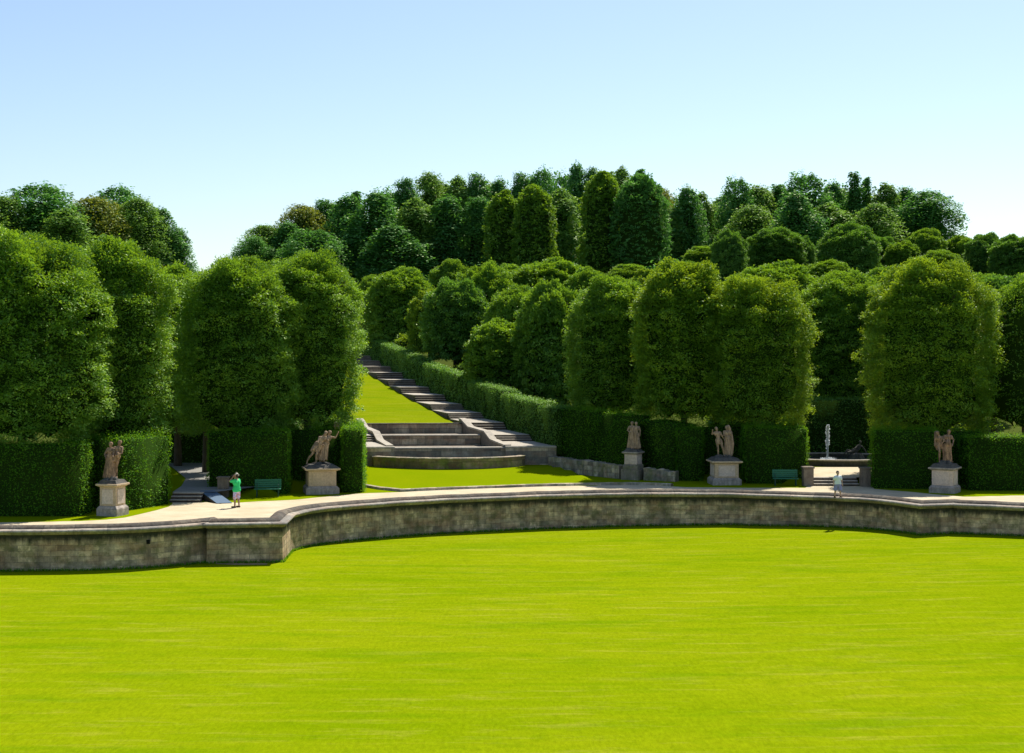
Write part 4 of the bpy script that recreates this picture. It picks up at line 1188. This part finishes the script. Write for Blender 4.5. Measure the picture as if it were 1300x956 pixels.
# ------------------------------------------------------------------ figures
def lerp3(a, b, t): return tuple(a[i] + (b[i] - a[i]) * t for i in range(3))
def body_caps(h=1.75, hip=(0, 0), lean=(0, 0), turn=0.0, feet=((-.13, .0), (.13, .0)), knees=None, arms=None, head=(0, 0), bulk=1.0, hands=True, loc=(0, 0)):
    """tapered limbs of a standing figure; local frame, facing -y. arms = ((elbow),(hand)) pairs left(-x), right(+x)"""
    k = h / 1.75; b = bulk
    def sh(p):       # lean grows with height above the pelvis
        x, y, z = p; q = max(0, z - .5)
        x, y = x + lean[0] * q, y + lean[1] * q
        return (x, y, z)
    c, s = math.cos(turn), math.sin(turn)
    def T(p):
        x, y, z = p
        return ((x * c - y * s) * k + loc[0], (x * s + y * c) * k + loc[1], z * k)
    caps = []
    def C(p, q, r0, r1, lean_=True):
        if lean_: p, q = sh(p), sh(q)
        caps.append((T(p), T(q), r0 * k * b, r1 * k * b))
    # trunk
    C((-.07, 0, .93), (.07, 0, .93), .115, .115); C((0, .0, .97), (0, .0, 1.12), .125, .115)
    C((0, 0, 1.12), (0, .0, 1.33), .115, .135); C((-.09, 0, 1.31), (.09, 0, 1.31), .115, .115)
    C((-.155, 0, 1.405), (.155, 0, 1.405), .062, .062); C((0, .01, 1.42), (head[0] * .5, head[1] * .5, 1.55), .062, .052)
    # head
    hx, hy = head
    C((hx, hy - .01, 1.575), (hx, hy, 1.655), .068, .088); C((hx, hy + .025, 1.64), (hx, hy + .025, 1.66), .085, .085)
    C((hx, hy - .085, 1.63), (hx, hy - .105, 1.605), .010, .016); C((hx, hy - .07, 1.555), (hx, hy - .072, 1.56), .032, .03)
    for e in (-1, 1): C((hx + e * .082, hy + .01, 1.60), (hx + e * .086, hy + .015, 1.63), .014, .018)
    for e in (-1, 1): C((hx + e * .03, hy - .078, 1.632), (hx + e * .034, hy - .078, 1.632), .011, .011)
    C((hx - .02, hy - .083, 1.578), (hx + .02, hy - .083, 1.578), .010, .010)
    # legs
    for i, (fx, fy) in enumerate(feet):
        sx = -.09 if i == 0 else .09
        kn = knees[i] if knees else ((sx + fx) / 2 * 1.0, fy * .5 - .03, .50)
        hp = sh((sx, 0, .90))
        caps.append((T(hp), T(kn), .092 * k * b, .060 * k * b))
        caps.append((T(kn), T((kn[0] * .4 + fx * .6, kn[1] * .4 + fy * .6 + .02, .33)), .060 * k * b, .055 * k * b))
        caps.append((T((kn[0] * .4 + fx * .6, kn[1] * .4 + fy * .6 + .02, .33)), T((fx, fy + .02, .09)), .054 * k * b, .036 * k * b))
        caps.append((T((fx, fy + .03, .045)), T((fx + (.03 if i else -.03), fy - .14, .03)), .040 * k * b, .030 * k * b))
    # arms
    arms = arms or (((-.25, .02, 1.14), (-.27, -.04, .90)), ((.25, .02, 1.14), (.27, -.04, .90)))
    for i, (el, hd) in enumerate(arms):
        sx = -.185 if i == 0 else .185
        s0 = sh((sx, 0, 1.40)); e0 = sh(el); h0 = sh(hd)
        caps.append((T(s0), T(e0), .052 * k * b, .040 * k * b)); caps.append((T(e0), T(h0), .040 * k * b, .027 * k * b))
        d = Vector(h0) - Vector(e0); d.normalize()
        side = d.cross(Vector((0, 1, 0)));  side = side.normalized() if side.length > .1 else Vector((1, 0, 0))
        pm = Vector(h0) + d * .075
        caps.append((T(h0), T(tuple(pm)), .030 * k, .036 * k))
        if hands:
            for j, (o, L) in enumerate(((-.030, .060), (-.010, .075), (.010, .070), (.028, .055))):
                a = pm + side * o + d * .01; m_ = a + d * L * .55; e_ = m_ + d * L * .4 + Vector((0, -.018, 0))
                caps.append((T(tuple(a)), T(tuple(m_)), .0095 * k, .0088 * k)); caps.append((T(tuple(m_)), T(tuple(e_)), .0088 * k, .0075 * k))
            a = Vector(h0) + side * -.028 + d * .02; e_ = a + side * -.03 + d * .045
            caps.append((T(tuple(a)), T(tuple(e_)), .012 * k, .010 * k))
    return caps, T, sh

def robe_caps(T, sh, z0=.05, z1=1.0, r0=.30, r1=.15, n=13, seed=1, arc=(0, 6.28), dx=0, dy=0):
    rng = random.Random(seed); out = []
    for i in range(n):
        a = arc[0] + (arc[1] - arc[0]) * i / n
        rr = r0 * rng.uniform(.75, 1.1); r_ = r1 * rng.uniform(.85, 1.05)
        zb = z0 + rng.uniform(0, .08)
        p = (rr * math.cos(a) + dx, rr * .8 * math.sin(a) + dy, zb); q = sh((r_ * math.cos(a), r_ * .8 * math.sin(a), z1))
        m = (p[0] * .6 + q[0] * .4 + rng.uniform(-.02, .02), p[1] * .6 + q[1] * .4, p[2] * .55 + q[2] * .45)
        out.append((T(p), T(m), .055, .05)); out.append((T(m), T(q), .05, .05))
    out.append((T((dx, dy, z0 + .1)), T(sh((0, 0, z1 - .1))), r0 * .75, r1 * .95))
    return out

def frustum(bm, w0, d0, w1, d1, z0, z1):
    a = [bm.verts.new((sx * w0 / 2, sy * d0 / 2, z0)) for sx, sy in ((-1,-1),(1,-1),(1,1),(-1,1))]
    b = [bm.verts.new((sx * w1 / 2, sy * d1 / 2, z1)) for sx, sy in ((-1,-1),(1,-1),(1,1),(-1,1))]
    bm.faces.new(a[::-1]); bm.faces.new(b)
    for i in range(4): bm.faces.new((a[i], a[(i+1) % 4], b[(i+1) % 4], b[i]))

def pedestal(root, wb, wd, wc, hb, hd, warm, panel, base_mat='sand_grey', hp=0.0, hm=.30):
    z = -.25
    if hp:
        bm = bmesh.new(); box(bm, -wb / 2 - .08, wb / 2 + .08, -wb / 2 - .08, wb / 2 + .08, -.3, hp)
        bm_obj('footing', bm, M['rubble'], root, bevel=.03)
    z = hp
    bm = bmesh.new(); box(bm, -wb / 2, wb / 2, -wb / 2, wb / 2, z - .2 if not hp else z + .002, z + hb * .72)
    frustum(bm, wb, wb, wd + .06, wd + .06, z + hb * .72 + .002, z + hb)
    bm_obj('base', bm, M[base_mat], root, bevel=.02)
    bm = bmesh.new(); box(bm, -wd / 2, wd / 2, -wd / 2, wd / 2, z + hb + .002, z + hb + hd)
    dd = bm_obj('dado', bm, M[warm], root, bevel=.012)
    for a in range(4):
        bm = bmesh.new()
        w_, t = wd * .70, .03
        z0, z1 = z + hb + hd * .10, z + hb + hd * .88
        box(bm, -w_ / 2, w_ / 2, -wd / 2 - t, -wd / 2 - .002, z0, z1)
        o = bm_obj('panel', bm, M[panel], dd, bevel=.008); o.rotation_euler = (0, 0, a * math.pi / 2)
    bm = bmesh.new(); zc = z + hb + hd
    frustum(bm, wd + .04, wd + .04, wc - .06, wc - .06, zc + .002, zc + .07); box(bm, -wc / 2, wc / 2, -wc / 2, wc / 2, zc + .072, zc + .16)
    bm_obj('cornice', bm, M['sand_warm' if warm == 'sand_warm' else 'sand_grey'], root, bevel=.012)
    def rock(bm):
        pass
    rng = random.Random(int(wb * 1000)); caps = []
    zz = zc + .17
    for i in range(16):
        x = rng.uniform(-.36, .36) * wd; y = rng.uniform(-.36, .36) * wd
        caps.append(((x, y, zz + .06), (x * .7, y * .7, zz + hm - .10), rng.uniform(.12, .2), rng.uniform(.08, .13)))
    bm = bmesh.new(); frustum(bm, wc - .14, wc - .14, wd * .9, wd * .9, zc + .162, zc + .20 + hm * .45); 
    for c_ in caps: capsule(bm, *c_, 8, 2)
    bm_obj('rocky_plinth', bm, M['soot'], root, bevel=0)
    return zc + .16 + hm * .72

def add_figure(root, name, caps, z, mat, voxel=.022):
    o = merged(name, [((c[0][0], c[0][1], c[0][2] + z), (c[1][0], c[1][1], c[1][2] + z), c[2], c[3]) for c in caps], voxel, mat, root, 2)
    return o

def statue_leftmost():
    X, Y = W(139, 655.5); X += .0
    r = tag(empty('garden_statue', (X, Y + .55, 0), R(-16)), 'leftmost garden statue, two entwined dark brown figures on a slim pinkish pedestal', 'statue')
    z = pedestal(r, 1.12, .88, 1.18, .48, .92, 'sand_warm', 'sand_pale')
    c, T, sh = body_caps(1.80, feet=((-.12, .05), (.08, -.05)), lean=(.10, 0), head=(-.02, -.02), arms=(((-.26, -.08, 1.16), (-.10, -.24, 1.02)), ((.22, -.10, 1.2), (.30, -.26, 1.10))), loc=(-.20, .02), hands=False, bulk=1.1)
    c += robe_caps(T, sh, .02, 1.12, .27, .14, 12, 3)
    c.append(((-.36, .1, .5), (-.28, .12, 1.3), .12, .12))
    add_figure(r, 'draped_figure', c, z, M['figure'])
    c, T, sh = body_caps(1.88, feet=((-.05, .05), (.12, .12)), lean=(.22, .02), head=(.02, 0), arms=(((-.16, -.12, 1.22), (-.26, -.18, 1.0)), ((.22, -.14, 1.16), (.02, -.26, 1.08))), loc=(-.02, .12), hands=False, turn=.5, bulk=1.05)
    c += robe_caps(T, sh, .75, 1.02, .16, .15, 8, 4)
    c.append((T((0.2, -.1, 1.0)), T((.16, -.14, 1.14)), .13, .11))
    add_figure(r, 'leaning_figure', c, z, M['figure'])
statue_leftmost()

def statue_second():
    X, Y = W(405, 627.5)
    r = tag(empty('garden_statue', (X, Y + .8, 0), R(14)), 'second garden statue from the left, two struggling figures leaning right on a wide tan pedestal beside the left bench', 'statue')
    r['label'] = 'statue of two struggling figures leaning right, on the wide tan pedestal near the left bench'
    z = pedestal(r, 1.86, 1.55, 1.98, .45, .84, 'sand_warm', 'sand_warm')
    c, T, sh = body_caps(1.85, feet=((-.46, .05), (.02, -.06)), knees=((-.20, -.02, .50), (.02, -.16, .50)), lean=(.42, -.02), head=(.06, -.04), arms=(((-.16, -.20, 1.14), (.12, -.30, 1.02)), ((.34, -.14, 1.24), (.44, -.10, 1.12))), loc=(-.30, 0), hands=False, bulk=1.12)
    c += robe_caps(T, sh, .70, 1.0, .2, .16, 8, 5); c += [((-.50, .1, .75), (-.20, .14, 1.15), .10, .13)]
    add_figure(r, 'striding_figure', c, z, M['figure_pale'])
    c, T, sh = body_caps(1.86, feet=((-.10, .05), (.10, .0)), knees=((-.02, -.10, .5), (.16, -.12, .5)), lean=(.34, .02), head=(.03, .02), arms=(((-.24, -.06, 1.2), (-.12, -.2, 1.05)), ((.42, -.05, 1.36), (.46, -.1, 1.60))), loc=(.08, .1), hands=False, bulk=1.1)
    c += robe_caps(T, sh, .15, 1.0, .24, .15, 10, 6)
    add_figure(r, 'raised_arm_figure', c, z, M['figure_pale'])
statue_second()

def statue_pale():
    X, Y = W(922, 616)
    r = tag(empty('garden_statue', (X, Y + .8, 0), R(4)), 'garden statue of a nude and a cloaked figure on a pedestal with pale panel', 'statue')
    z = pedestal(r, 1.74, 1.44, 1.86, .43, .85, 'sand_warm', 'sand_pale', hm=.34)
    c, T, sh = body_caps(1.80, feet=((-.08, .0), (.26, .02)), knees=((-.12, -.06, .5), (.16, -.1, .5)), lean=(-.16, 0), head=(-.03, -.03), arms=(((-.34, -.05, 1.30), (-.30, -.14, 1.50)), ((.26, .0, 1.18), (.34, -.06, .98))), loc=(-.28, .0), hands=False, bulk=1.05)
    c += robe_caps(T, sh, .72, .98, .17, .15, 8, 8)
    add_figure(r, 'nude_figure', c, z, M['figure_pale'])
    c, T, sh = body_caps(1.86, feet=((-.12, .0), (.12, .02)), lean=(-.05, 0), head=(-.02, -.03), arms=(((-.22, -.10, 1.2), (-.05, -.22, 1.05)), ((.26, -.05, 1.18), (.22, -.18, .92))), loc=(.24, .06), hands=False, bulk=1.08)
    c += robe_caps(T, sh, .05, 1.1, .22, .14, 10, 9)
    cl = [((.45, .18, .10), (.52, .18, .75), .13, .13), ((.52, .18, .75), (.42, .14, 1.45), .13, .10), ((.30, .26, .2), (.30, .22, 1.5), .15, .12), ((.34, .16, 1.62), (.27, .12, 1.80), .12, .10)]
    add_figure(r, 'cloaked_figure', c + cl, z, M['figure_pale'])
statue_pale()

def statue_rightmost():
    X, Y = W(1206, 627)
    r = tag(empty('garden_statue', (X, Y + .95, 0), R(-32)), 'rightmost garden statue, two close grey-brown figures on a pedestal turned corner-on', 'statue')
    z = pedestal(r, 1.42, 1.16, 1.50, .42, .86, 'sand_pale', 'sand_pale', hm=.36)
    ca = R(32)
    c, T, sh = body_caps(1.80, feet=((-.10, .0), (.16, .0)), knees=((-.16, -.20, .62), (.14, -.06, .5)), lean=(-.14, -.02), head=(-.06, -.02), arms=(((-.28, -.06, 1.2), (-.22, -.14, 1.44)), ((.20, -.16, 1.2), (.02, -.25, 1.06))), loc=(-.17, -.10), hands=False, turn=ca, bulk=1.1)
    c += [((-.46, .0, .98), (-.50, .05, 1.68), .16, .11), ((-.40, .06, .80), (-.30, .1, 1.3), .14, .15)]
    add_figure(r, 'carried_figure', c, z, M['figure'])
    c, T, sh = body_caps(1.88, feet=((-.06, .0), (.22, .02)), lean=(.02, 0), head=(.05, -.02), arms=(((-.24, -.10, 1.2), (-.14, -.26, 1.1)), ((.30, -.04, 1.2), (.20, -.2, .95))), loc=(.13, .06), hands=False, turn=ca, bulk=1.12)
    c += robe_caps(T, sh, .05, 1.0, .23, .17, 11, 12); c.append((T((.0, -.12, 1.0)), T((.02, -.12, 1.12)), .15, .12))
    add_figure(r, 'carrying_figure', c, z, M['figure'])
statue_rightmost()

def statue_small(X, Y, rz, label, zb):
    r = tag(empty('garden_statue', (X, Y, zb), rz), label, 'statue')
    z = pedestal(r, 1.02, .84, 1.10, .30, .62, 'sand_pale', 'sand_pale', 'rubble', hp=.62, hm=.22)
    c, T, sh = body_caps(1.74, feet=((-.10, .0), (.10, .0)), lean=(.06, 0), arms=(((-.24, -.1, 1.18), (-.05, -.2, 1.05)), ((.22, -.1, 1.2), (.26, -.2, 1.0))), loc=(-.14, 0), hands=False, bulk=1.1)
    c += robe_caps(T, sh, .03, 1.1, .24, .14, 11, 14)
    add_figure(r, 'draped_figure', c, z, M['figure_pale'])
    c, T, sh = body_caps(1.72, feet=((-.08, .05), (.12, .05)), lean=(-.02, 0), arms=(((-.22, -.1, 1.2), (-.1, -.22, 1.1)), ((.25, 0, 1.16), (.24, -.1, .92))), loc=(.20, .06), hands=False, turn=.3, bulk=1.1)
    c += robe_caps(T, sh, .03, 1.0, .22, .15, 10, 15)
    add_figure(r, 'companion_figure', c, z, M['figure_pale'])
statue_small(7.62, 89.4, R(-28), 'half-hidden middle statue of two pale figures between dark hedges on the low wall', .05)
statue_small(at(430, 92.2), 92.4, R(20), 'statue whose head just peeks over the bright hedge top left of the cascade', .15)

# ------------------------------------------------------------------ benches
def bench(X, Y, rz, label, w):
    b = tag(empty('park_bench', (X, Y, 0), rz), label, 'bench', 'green park benches')
    bm = bmesh.new()
    for k in range(4): box(bm, -w / 2, w / 2, -.48 + k * .115, -.385 + k * .115, .42 + .004 * k, .455 + .004 * k)
    bm_obj('seat', bm, M['bench'], b, bevel=.006)
    bm = bmesh.new()
    for k in range(4):
        y = .0 + k * .035; box(bm, -w / 2, w / 2, y, y + .03, .50 + k * .115, .60 + k * .115)
    bm_obj('backrest', bm, M['bench'], b, bevel=.006)
    for s in (-1, 1):
        bm = bmesh.new(); x = s * (w / 2 - .14)
        capsule(bm, (x, -.44, 0), (x, -.42, .42), .028, .024, 8, 2); capsule(bm, (x, .04, 0), (x, -.02, .42), .028, .024, 8, 2)
        capsule(bm, (x, -.02, .42), (x, .14, .95), .022, .018, 8, 2); capsule(bm, (x, -.46, .40), (x, .02, .40), .022, .022, 8, 2)
        capsule(bm, (x, -.42, .42), (x, -.40, .64), .018, .018, 8, 2); capsule(bm, (x, -.42, .65), (x, .05, .66), .022, .022, 8, 2)
        bm_obj('leg', bm, M['iron'], b, smooth=True)
    return b
x, y = W(339, 631); bench(x, y + .3, R(6), 'green slatted bench on the grass near the person in green', 1.45)
x, y = W(998, 617); bench(x, y + .35, R(-4), 'green slatted bench near the fountain steps on the right', 1.5)

# ------------------------------------------------------------------ steps, piers, ramp
def small_steps(x0, x1, y0, n, rise, tread, label, rz=0):
    s = tag(empty('garden_steps', (0, 0, 0)), label, 'steps')
    for k in range(n):
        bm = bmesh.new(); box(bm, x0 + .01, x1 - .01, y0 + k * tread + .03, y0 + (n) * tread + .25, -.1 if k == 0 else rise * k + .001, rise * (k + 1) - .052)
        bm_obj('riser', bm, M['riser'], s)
        bm = bmesh.new(); box(bm, x0, x1, y0 + k * tread, y0 + (k + 1) * tread + .04 + (.2 if k == n - 1 else 0), rise * (k + 1) - .05, rise * (k + 1))
        bm_obj('tread', bm, M['step'], s, bevel=.008)
small_steps(-18.15, -16.55, 75.35, 3, .153, .33, 'three low stone steps leading into the shaded side path on the left')
small_steps(18.0, 20.70, 84.75, 3, .153, .33, 'three wide stone steps leading up to the fountain court')
def pier(X, Y, w, h, label, z0=0):
    p = tag(empty('stone_pier', (X, Y, z0)), label, 'pier')
    bm = bmesh.new(); box(bm, -w / 2, w / 2, -w / 2, w / 2, -.3, h - .1); bm_obj('shaft', bm, M['pier'], p, bevel=.02)
    bm = bmesh.new(); box(bm, -w / 2 - .05, w / 2 + .05, -w / 2 - .05, w / 2 + .05, h - .098, h); bm_obj('cap', bm, M['pier'], p, bevel=.015)
pier(-15.9, 78.3, .56, 1.12, 'squat weathered stone pier beside the blue-grey ramp', 0)
pier(17.68, 85.0, .60, 1.15, 'low stone pier on the left of the fountain steps')
pier(21.0, 84.55, .56, 1.15, 'low stone pier on the right of the fountain steps')
bm = bmesh.new()
P = [(-16.85, 76.75), (-16.1, 76.95), (-14.75, 74.9), (-15.5, 74.65)]
vs = []
for (px_, py_), z in zip(P, (.50, .50, .045, .045)): vs.append((bm.verts.new((px_, py_, z - .035)), bm.verts.new((px_, py_, z))))
bm.faces.new([v[1] for v in vs]); bm.faces.new([v[0] for v in vs][::-1])
for i in range(4): bm.faces.new((vs[i][0], vs[(i+1) % 4][0], vs[(i+1) % 4][1], vs[i][1]))
rp = tag(empty('access_ramp', (0, 0, 0)), 'blue-grey board ramp laid over the steps of the side path', 'ramp')
bm_obj('deck', bm, M['ramp'], rp)
bm = bmesh.new(); prism(bm, [(-16.82, 76.70), (-15.50, 74.70), (-15.44, 74.74), (-16.76, 76.74)], 0, [.45, .03, .03, .45]); bm_obj('side_board', bm, M['riser'], rp)

# ------------------------------------------------------------------ fountain
FX, FY = 22.3, 97.6
ft = tag(empty('fountain', (FX, FY, .42)), 'round stone fountain basin with a tall white water jet behind the steps on the right', 'fountain')
def ring(rx0, ry0, rx1, ry1, z0, z1, n=64):
    bm = bmesh.new()
    P = []
    for k in range(n):
        a = 2 * math.pi * k / n; c, s = math.cos(a), math.sin(a)
        P.append([bm.verts.new(q) for q in ((rx0 * c, ry0 * s, z0), (rx0 * c, ry0 * s, z1), (rx1 * c, ry1 * s, z1), (rx1 * c, ry1 * s, z0))])
    for k in range(n):
        a, b = P[k], P[(k + 1) % n]
        for i in range(3): bm.faces.new((a[i], a[i + 1], b[i + 1], b[i]))
    return bm
o = bm_obj('basin_wall', ring(4.0, 3.3, 4.3, 3.6, -.2, .36), M['soot'], ft)
bm_obj('rim', ring(3.95, 3.25, 4.42, 3.72, .362, .45), M['sand_grey'], o)
bm = bmesh.new(); bm.faces.new([bm.verts.new((4.02 * math.cos(2 * math.pi * k / 48), 3.32 * math.sin(2 * math.pi * k / 48), .22)) for k in range(48)])
bm_obj('basin_water', bm, M['water'], ft)
bm = bmesh.new(); rng_ = random.Random(5)
jx = at(1051, FY) - FX
for i in range(420):
    t = rng_.random() ** .8; z = .25 + 2.35 * t
    sp = .035 + .10 * math.sin(min(1, (1 - t) * 1.3) * math.pi) ** 1 * rng_.random() + (.03 if t > .85 else 0)
    a = rng_.uniform(0, 6.28); x = jx + math.cos(a) * sp * rng_.random() * 1.6 - .05 * (1 - t); y = math.sin(a) * sp
    r_ = rng_.uniform(.012, .035) * (1.2 if t > .7 else .9)
    capsule(bm, (x, y, z - rng_.uniform(.02, .09)), (x, y, z), r_, r_ * .7, 6, 2)
capsule(bm, (jx, 0, .2), (jx, 0, 1.6), .022, .045, 8, 2); capsule(bm, (jx, 0, 1.6), (jx, 0, 2.55), .045, .075, 8, 2)
bm_obj('water_jet', bm, M['spray'], ft, smooth=True)
bm = bmesh.new()
for i in range(160):
    a = rng_.uniform(0, 6.28); q = rng_.random() ** .6 * .55
    capsule(bm, (jx + q * math.cos(a), q * math.sin(a), .23), (jx + q * math.cos(a), q * math.sin(a), .25 + rng_.random() * .12), .012, .008, 5, 2)
bm_obj('splash', bm, M['spray'], ft, smooth=True)
bm = bmesh.new(); capsule(bm, (jx, 0, .0), (jx, 0, .3), .07, .05, 10, 2); bm_obj('nozzle', bm, M['soot'], ft, smooth=True)
r = tag(empty('basin_sculpture', (at(1087, FY + 1.2), FY + 1.2, .45)), 'dark reclining stone figure on a rock in the fountain basin, right of the jet', 'sculpture')
rk = [((random.Random(i).uniform(-.55, .55), random.Random(i + 50).uniform(-.4, .4), 0), (random.Random(i).uniform(-.4, .4), random.Random(i + 50).uniform(-.3, .3), .35), .26, .2) for i in range(9)]
add_figure(r, 'rock', rk, .0, M['soot'], .04)
fg = [((-.35, 0, .62), (.0, 0, .72), .13, .15), ((.0, 0, .72), (.22, -.02, 1.02), .15, .14), ((.10, -.02, 1.05), (.32, -.02, 1.05), .08, .08), ((.24, -.02, 1.12), (.26, -.02, 1.20), .05, .05), ((.27, -.03, 1.27), (.27, -.03, 1.33), .085, .095),
      ((-.35, -.05, .62), (-.62, -.25, .62), .11, .07), ((-.62, -.25, .62), (-.72, -.3, .25), .065, .04), ((-.3, .1, .62), (-.6, .1, .76), .11, .07), ((-.6, .1, .76), (-.85, .05, .45), .065, .04),
      ((.36, -.02, 1.05), (.56, -.1, .80), .055, .045), ((.56, -.1, .8), (.66, -.2, .58), .045, .04), ((.08, -.02, 1.05), (-.12, -.22, .9), .055, .045), ((-.12, -.22, .9), (-.35, -.25, .82), .045, .035)]
add_figure(r, 'reclining_figure', fg, .0, M['soot'], .03)

# ------------------------------------------------------------------ people
def person_photographer():
    X, Y = W(300.5, 644.6)
    r = tag(empty('person', (X, Y, .012), R(128)), 'person in green t-shirt and colourful shorts standing on the gravel, camera raised to the face', 'person')
    r.rotation_euler = (0, 0, R(-118)); 
    # local: faces -y; rotated so the figure looks left and away
    arms = (((-.20, -.30, 1.34), (-.07, -.17, 1.56)), ((.22, -.28, 1.36), (.09, -.17, 1.57)))
    c, T, sh = body_caps(1.74, feet=((-.14, .02), (.14, -.03)), arms=arms, head=(0, -.03), bulk=1.04)
    merged('body', c, .009, M['skin_tan'], r, 3)
    sh_c = []
    def cl(p, q, a, b): sh_c.append((T(p), T(q), a, b))
    cl((-.085, 0, .90), (.085, 0, .90), .160, .160); cl((-.06, 0, 1.0), (.06, 0, 1.0), .158, .158); cl((0, 0, 1.0), (0, 0, 1.3), .165, .160)
    cl((-.11, 0, 1.28), (.11, 0, 1.28), .145, .145); cl((-.165, 0, 1.40), (.165, 0, 1.40), .078, .078)
    for s in (-1, 1): cl((s * .185, 0, 1.395), (s * .205, -.20, 1.355), .078, .072)
    merged('t_shirt', sh_c, .014, M['tee_green'], r, 3)
    st = []
    st.append((T((-.07, 0, .86)), T((.07, 0, .86)), .145, .145))
    for s in (-1, 1): st.append((T((s * .10, 0, .85)), T((s * .135, -.01, .52)), .118, .100))
    merged('shorts', st, .014, M['shorts_multi'], r, 3)
    cp = [(T((0, -.0, 1.69)), T((0, .0, 1.705)), .093, .088), (T((-.03, .12, 1.675)), T((.03, .12, 1.675)), .02, .02)]
    merged('cap', cp, .010, M['cap'], r, 3)
    merged('hair', [(T((0, .03, 1.62)), T((0, .035, 1.66)), .088, .092)], .012, M['hair'], r, 2)
    for s in (-1, 1):
        fy = .02 if s < 0 else -.03
        merged('shoe', [(T((s * .14, fy + .05, .04)), T((s * .165, fy - .15, .035)), .050, .042)], .012, M['shoe'], r, 2)
    cam_ = tag(empty('hand_camera', (0, 0, 0)), 'small black camera held to the eye of the person in green', 'camera')
    bm = bmesh.new(); box(bm, -.065, .065, -.245, -.185, 1.585, 1.665); capsule(bm, (0, -.24, 1.62), (0, -.31, 1.62), .032, .032, 12, 2)
    o = bm_obj('hand_camera', bm, M['camera'], None, bevel=.006)
    bpy.data.objects.remove(cam_)
    o.matrix_world = r.matrix_basis.copy(); o.location = (X, Y, .012); o.rotation_euler = r.rotation_euler
    tag(o, 'small black camera held to the eye of the person in green', 'camera')
person_photographer()

def person_on_wall():
    xs_ = at(1061, 78.3)
    O = offset_poly(INNER, .86); y = float(np.interp(xs_, O[:, 0], O[:, 1]))
    r = tag(empty('person', (xs_, y, .035), R(4)), 'person in white t-shirt and lavender shorts standing on the wall coping before the fountain steps', 'person')
    arms = (((-.29, .04, 1.15), (-.30, -.05, .92)), ((.29, .04, 1.15), (.30, -.05, .92)))
    c, T, sh = body_caps(1.42, feet=((-.20, .0), (.20, .0)), arms=arms, bulk=1.10)
    merged('body', c, .009, M['skin'], r, 3)
    k = 1.42 / 1.75 * 1.08; s_ = []
    def cl(p, q, a, b): s_.append((T(p), T(q), a * k, b * k))
    cl((-.08, 0, .93), (.08, 0, .93), .160, .160); cl((0, 0, 1.0), (0, 0, 1.3), .165, .160); cl((-.06, 0, 1.05), (.06, 0, 1.05), .15, .15)
    cl((-.11, 0, 1.28), (.11, 0, 1.28), .145, .145); cl((-.165, 0, 1.40), (.165, 0, 1.40), .078, .078)
    for q in (-1, 1): cl((q * .185, 0, 1.395), (q * .255, .03, 1.22), .078, .070)
    merged('t_shirt', s_, .014, M['tee_white'], r, 3)
    st = [(T((-.07, 0, .86)), T((.07, 0, .86)), .140, .140)]
    for q in (-1, 1): st.append((T((q * .10, 0, .85)), T((q * .165, -.01, .52)), .118, .098))
    merged('shorts', st, .014, M['shorts_lav'], r, 3)
    merged('hair', [(T((0, .03, 1.66)), T((0, .035, 1.69)), .090, .088)], .010, M['hair'], r, 2)
    for q in (-1, 1):
        merged('shoe', [(T((q * .20, .05, .04)), T((q * .225, -.15, .035)), .050, .042)], .012, M['shoe'], r, 2)
person_on_wall()
# ------------------------------------------------------------------ light, sky, camera
w = bpy.data.worlds.new('World'); S.world = w; w.use_nodes = True
nt = w.node_tree; nt.nodes.clear()
out = nt.nodes.new('ShaderNodeOutputWorld'); bg = nt.nodes.new('ShaderNodeBackground')
sky = nt.nodes.new('ShaderNodeTexSky'); sky.sky_type = 'NISHITA'; sky.sun_disc = False
SUN_EL, SUN_AZ = R(54), R(28)          # azimuth from +Y towards +X
sky.sun_elevation = SUN_EL; sky.sun_rotation = SUN_AZ
sky.air_density = 1.0; sky.dust_density = 0.7; sky.ozone_density = 1.6; sky.altitude = 100
bg.inputs[1].default_value = SKY_STRENGTH = 0.100
nt.links.new(sky.outputs[0], bg.inputs[0]); nt.links.new(bg.outputs[0], out.inputs[0])
sl = bpy.data.lights.new('sun', 'SUN'); sl.energy = 5.0; sl.angle = R(.53); sl.color = (1, .95, .86)
so = bpy.data.objects.new('sun', sl); COL.objects.link(so)
d = Vector((math.sin(SUN_AZ) * math.cos(SUN_EL), math.cos(SUN_AZ) * math.cos(SUN_EL), math.sin(SUN_EL)))
so.rotation_euler = (-d).to_track_quat('-Z', 'Y').to_euler(); so.location = (30, 60, 60)
cd = bpy.data.cameras.new('camera'); cam = bpy.data.objects.new('camera', cd); COL.objects.link(cam)
cd.sensor_width = 36; cd.lens = FPX / 1300 * 36; cd.clip_end = 6000; cd.clip_start = .5
cd.shift_y = -(478 - HY) / 1300
cam.location = (0, 0, CAMZ); cam.rotation_euler = (math.pi / 2, 0, 0)
S.camera = cam
S.view_settings.view_transform = 'Standard'; S.view_settings.look = 'None'
S.view_settings.exposure = 0.62; S.view_settings.gamma = 1
try: S.cycles.max_bounces = 8; S.cycles.transmission_bounces = 6; S.cycles.diffuse_bounces = 4
except Exception: pass
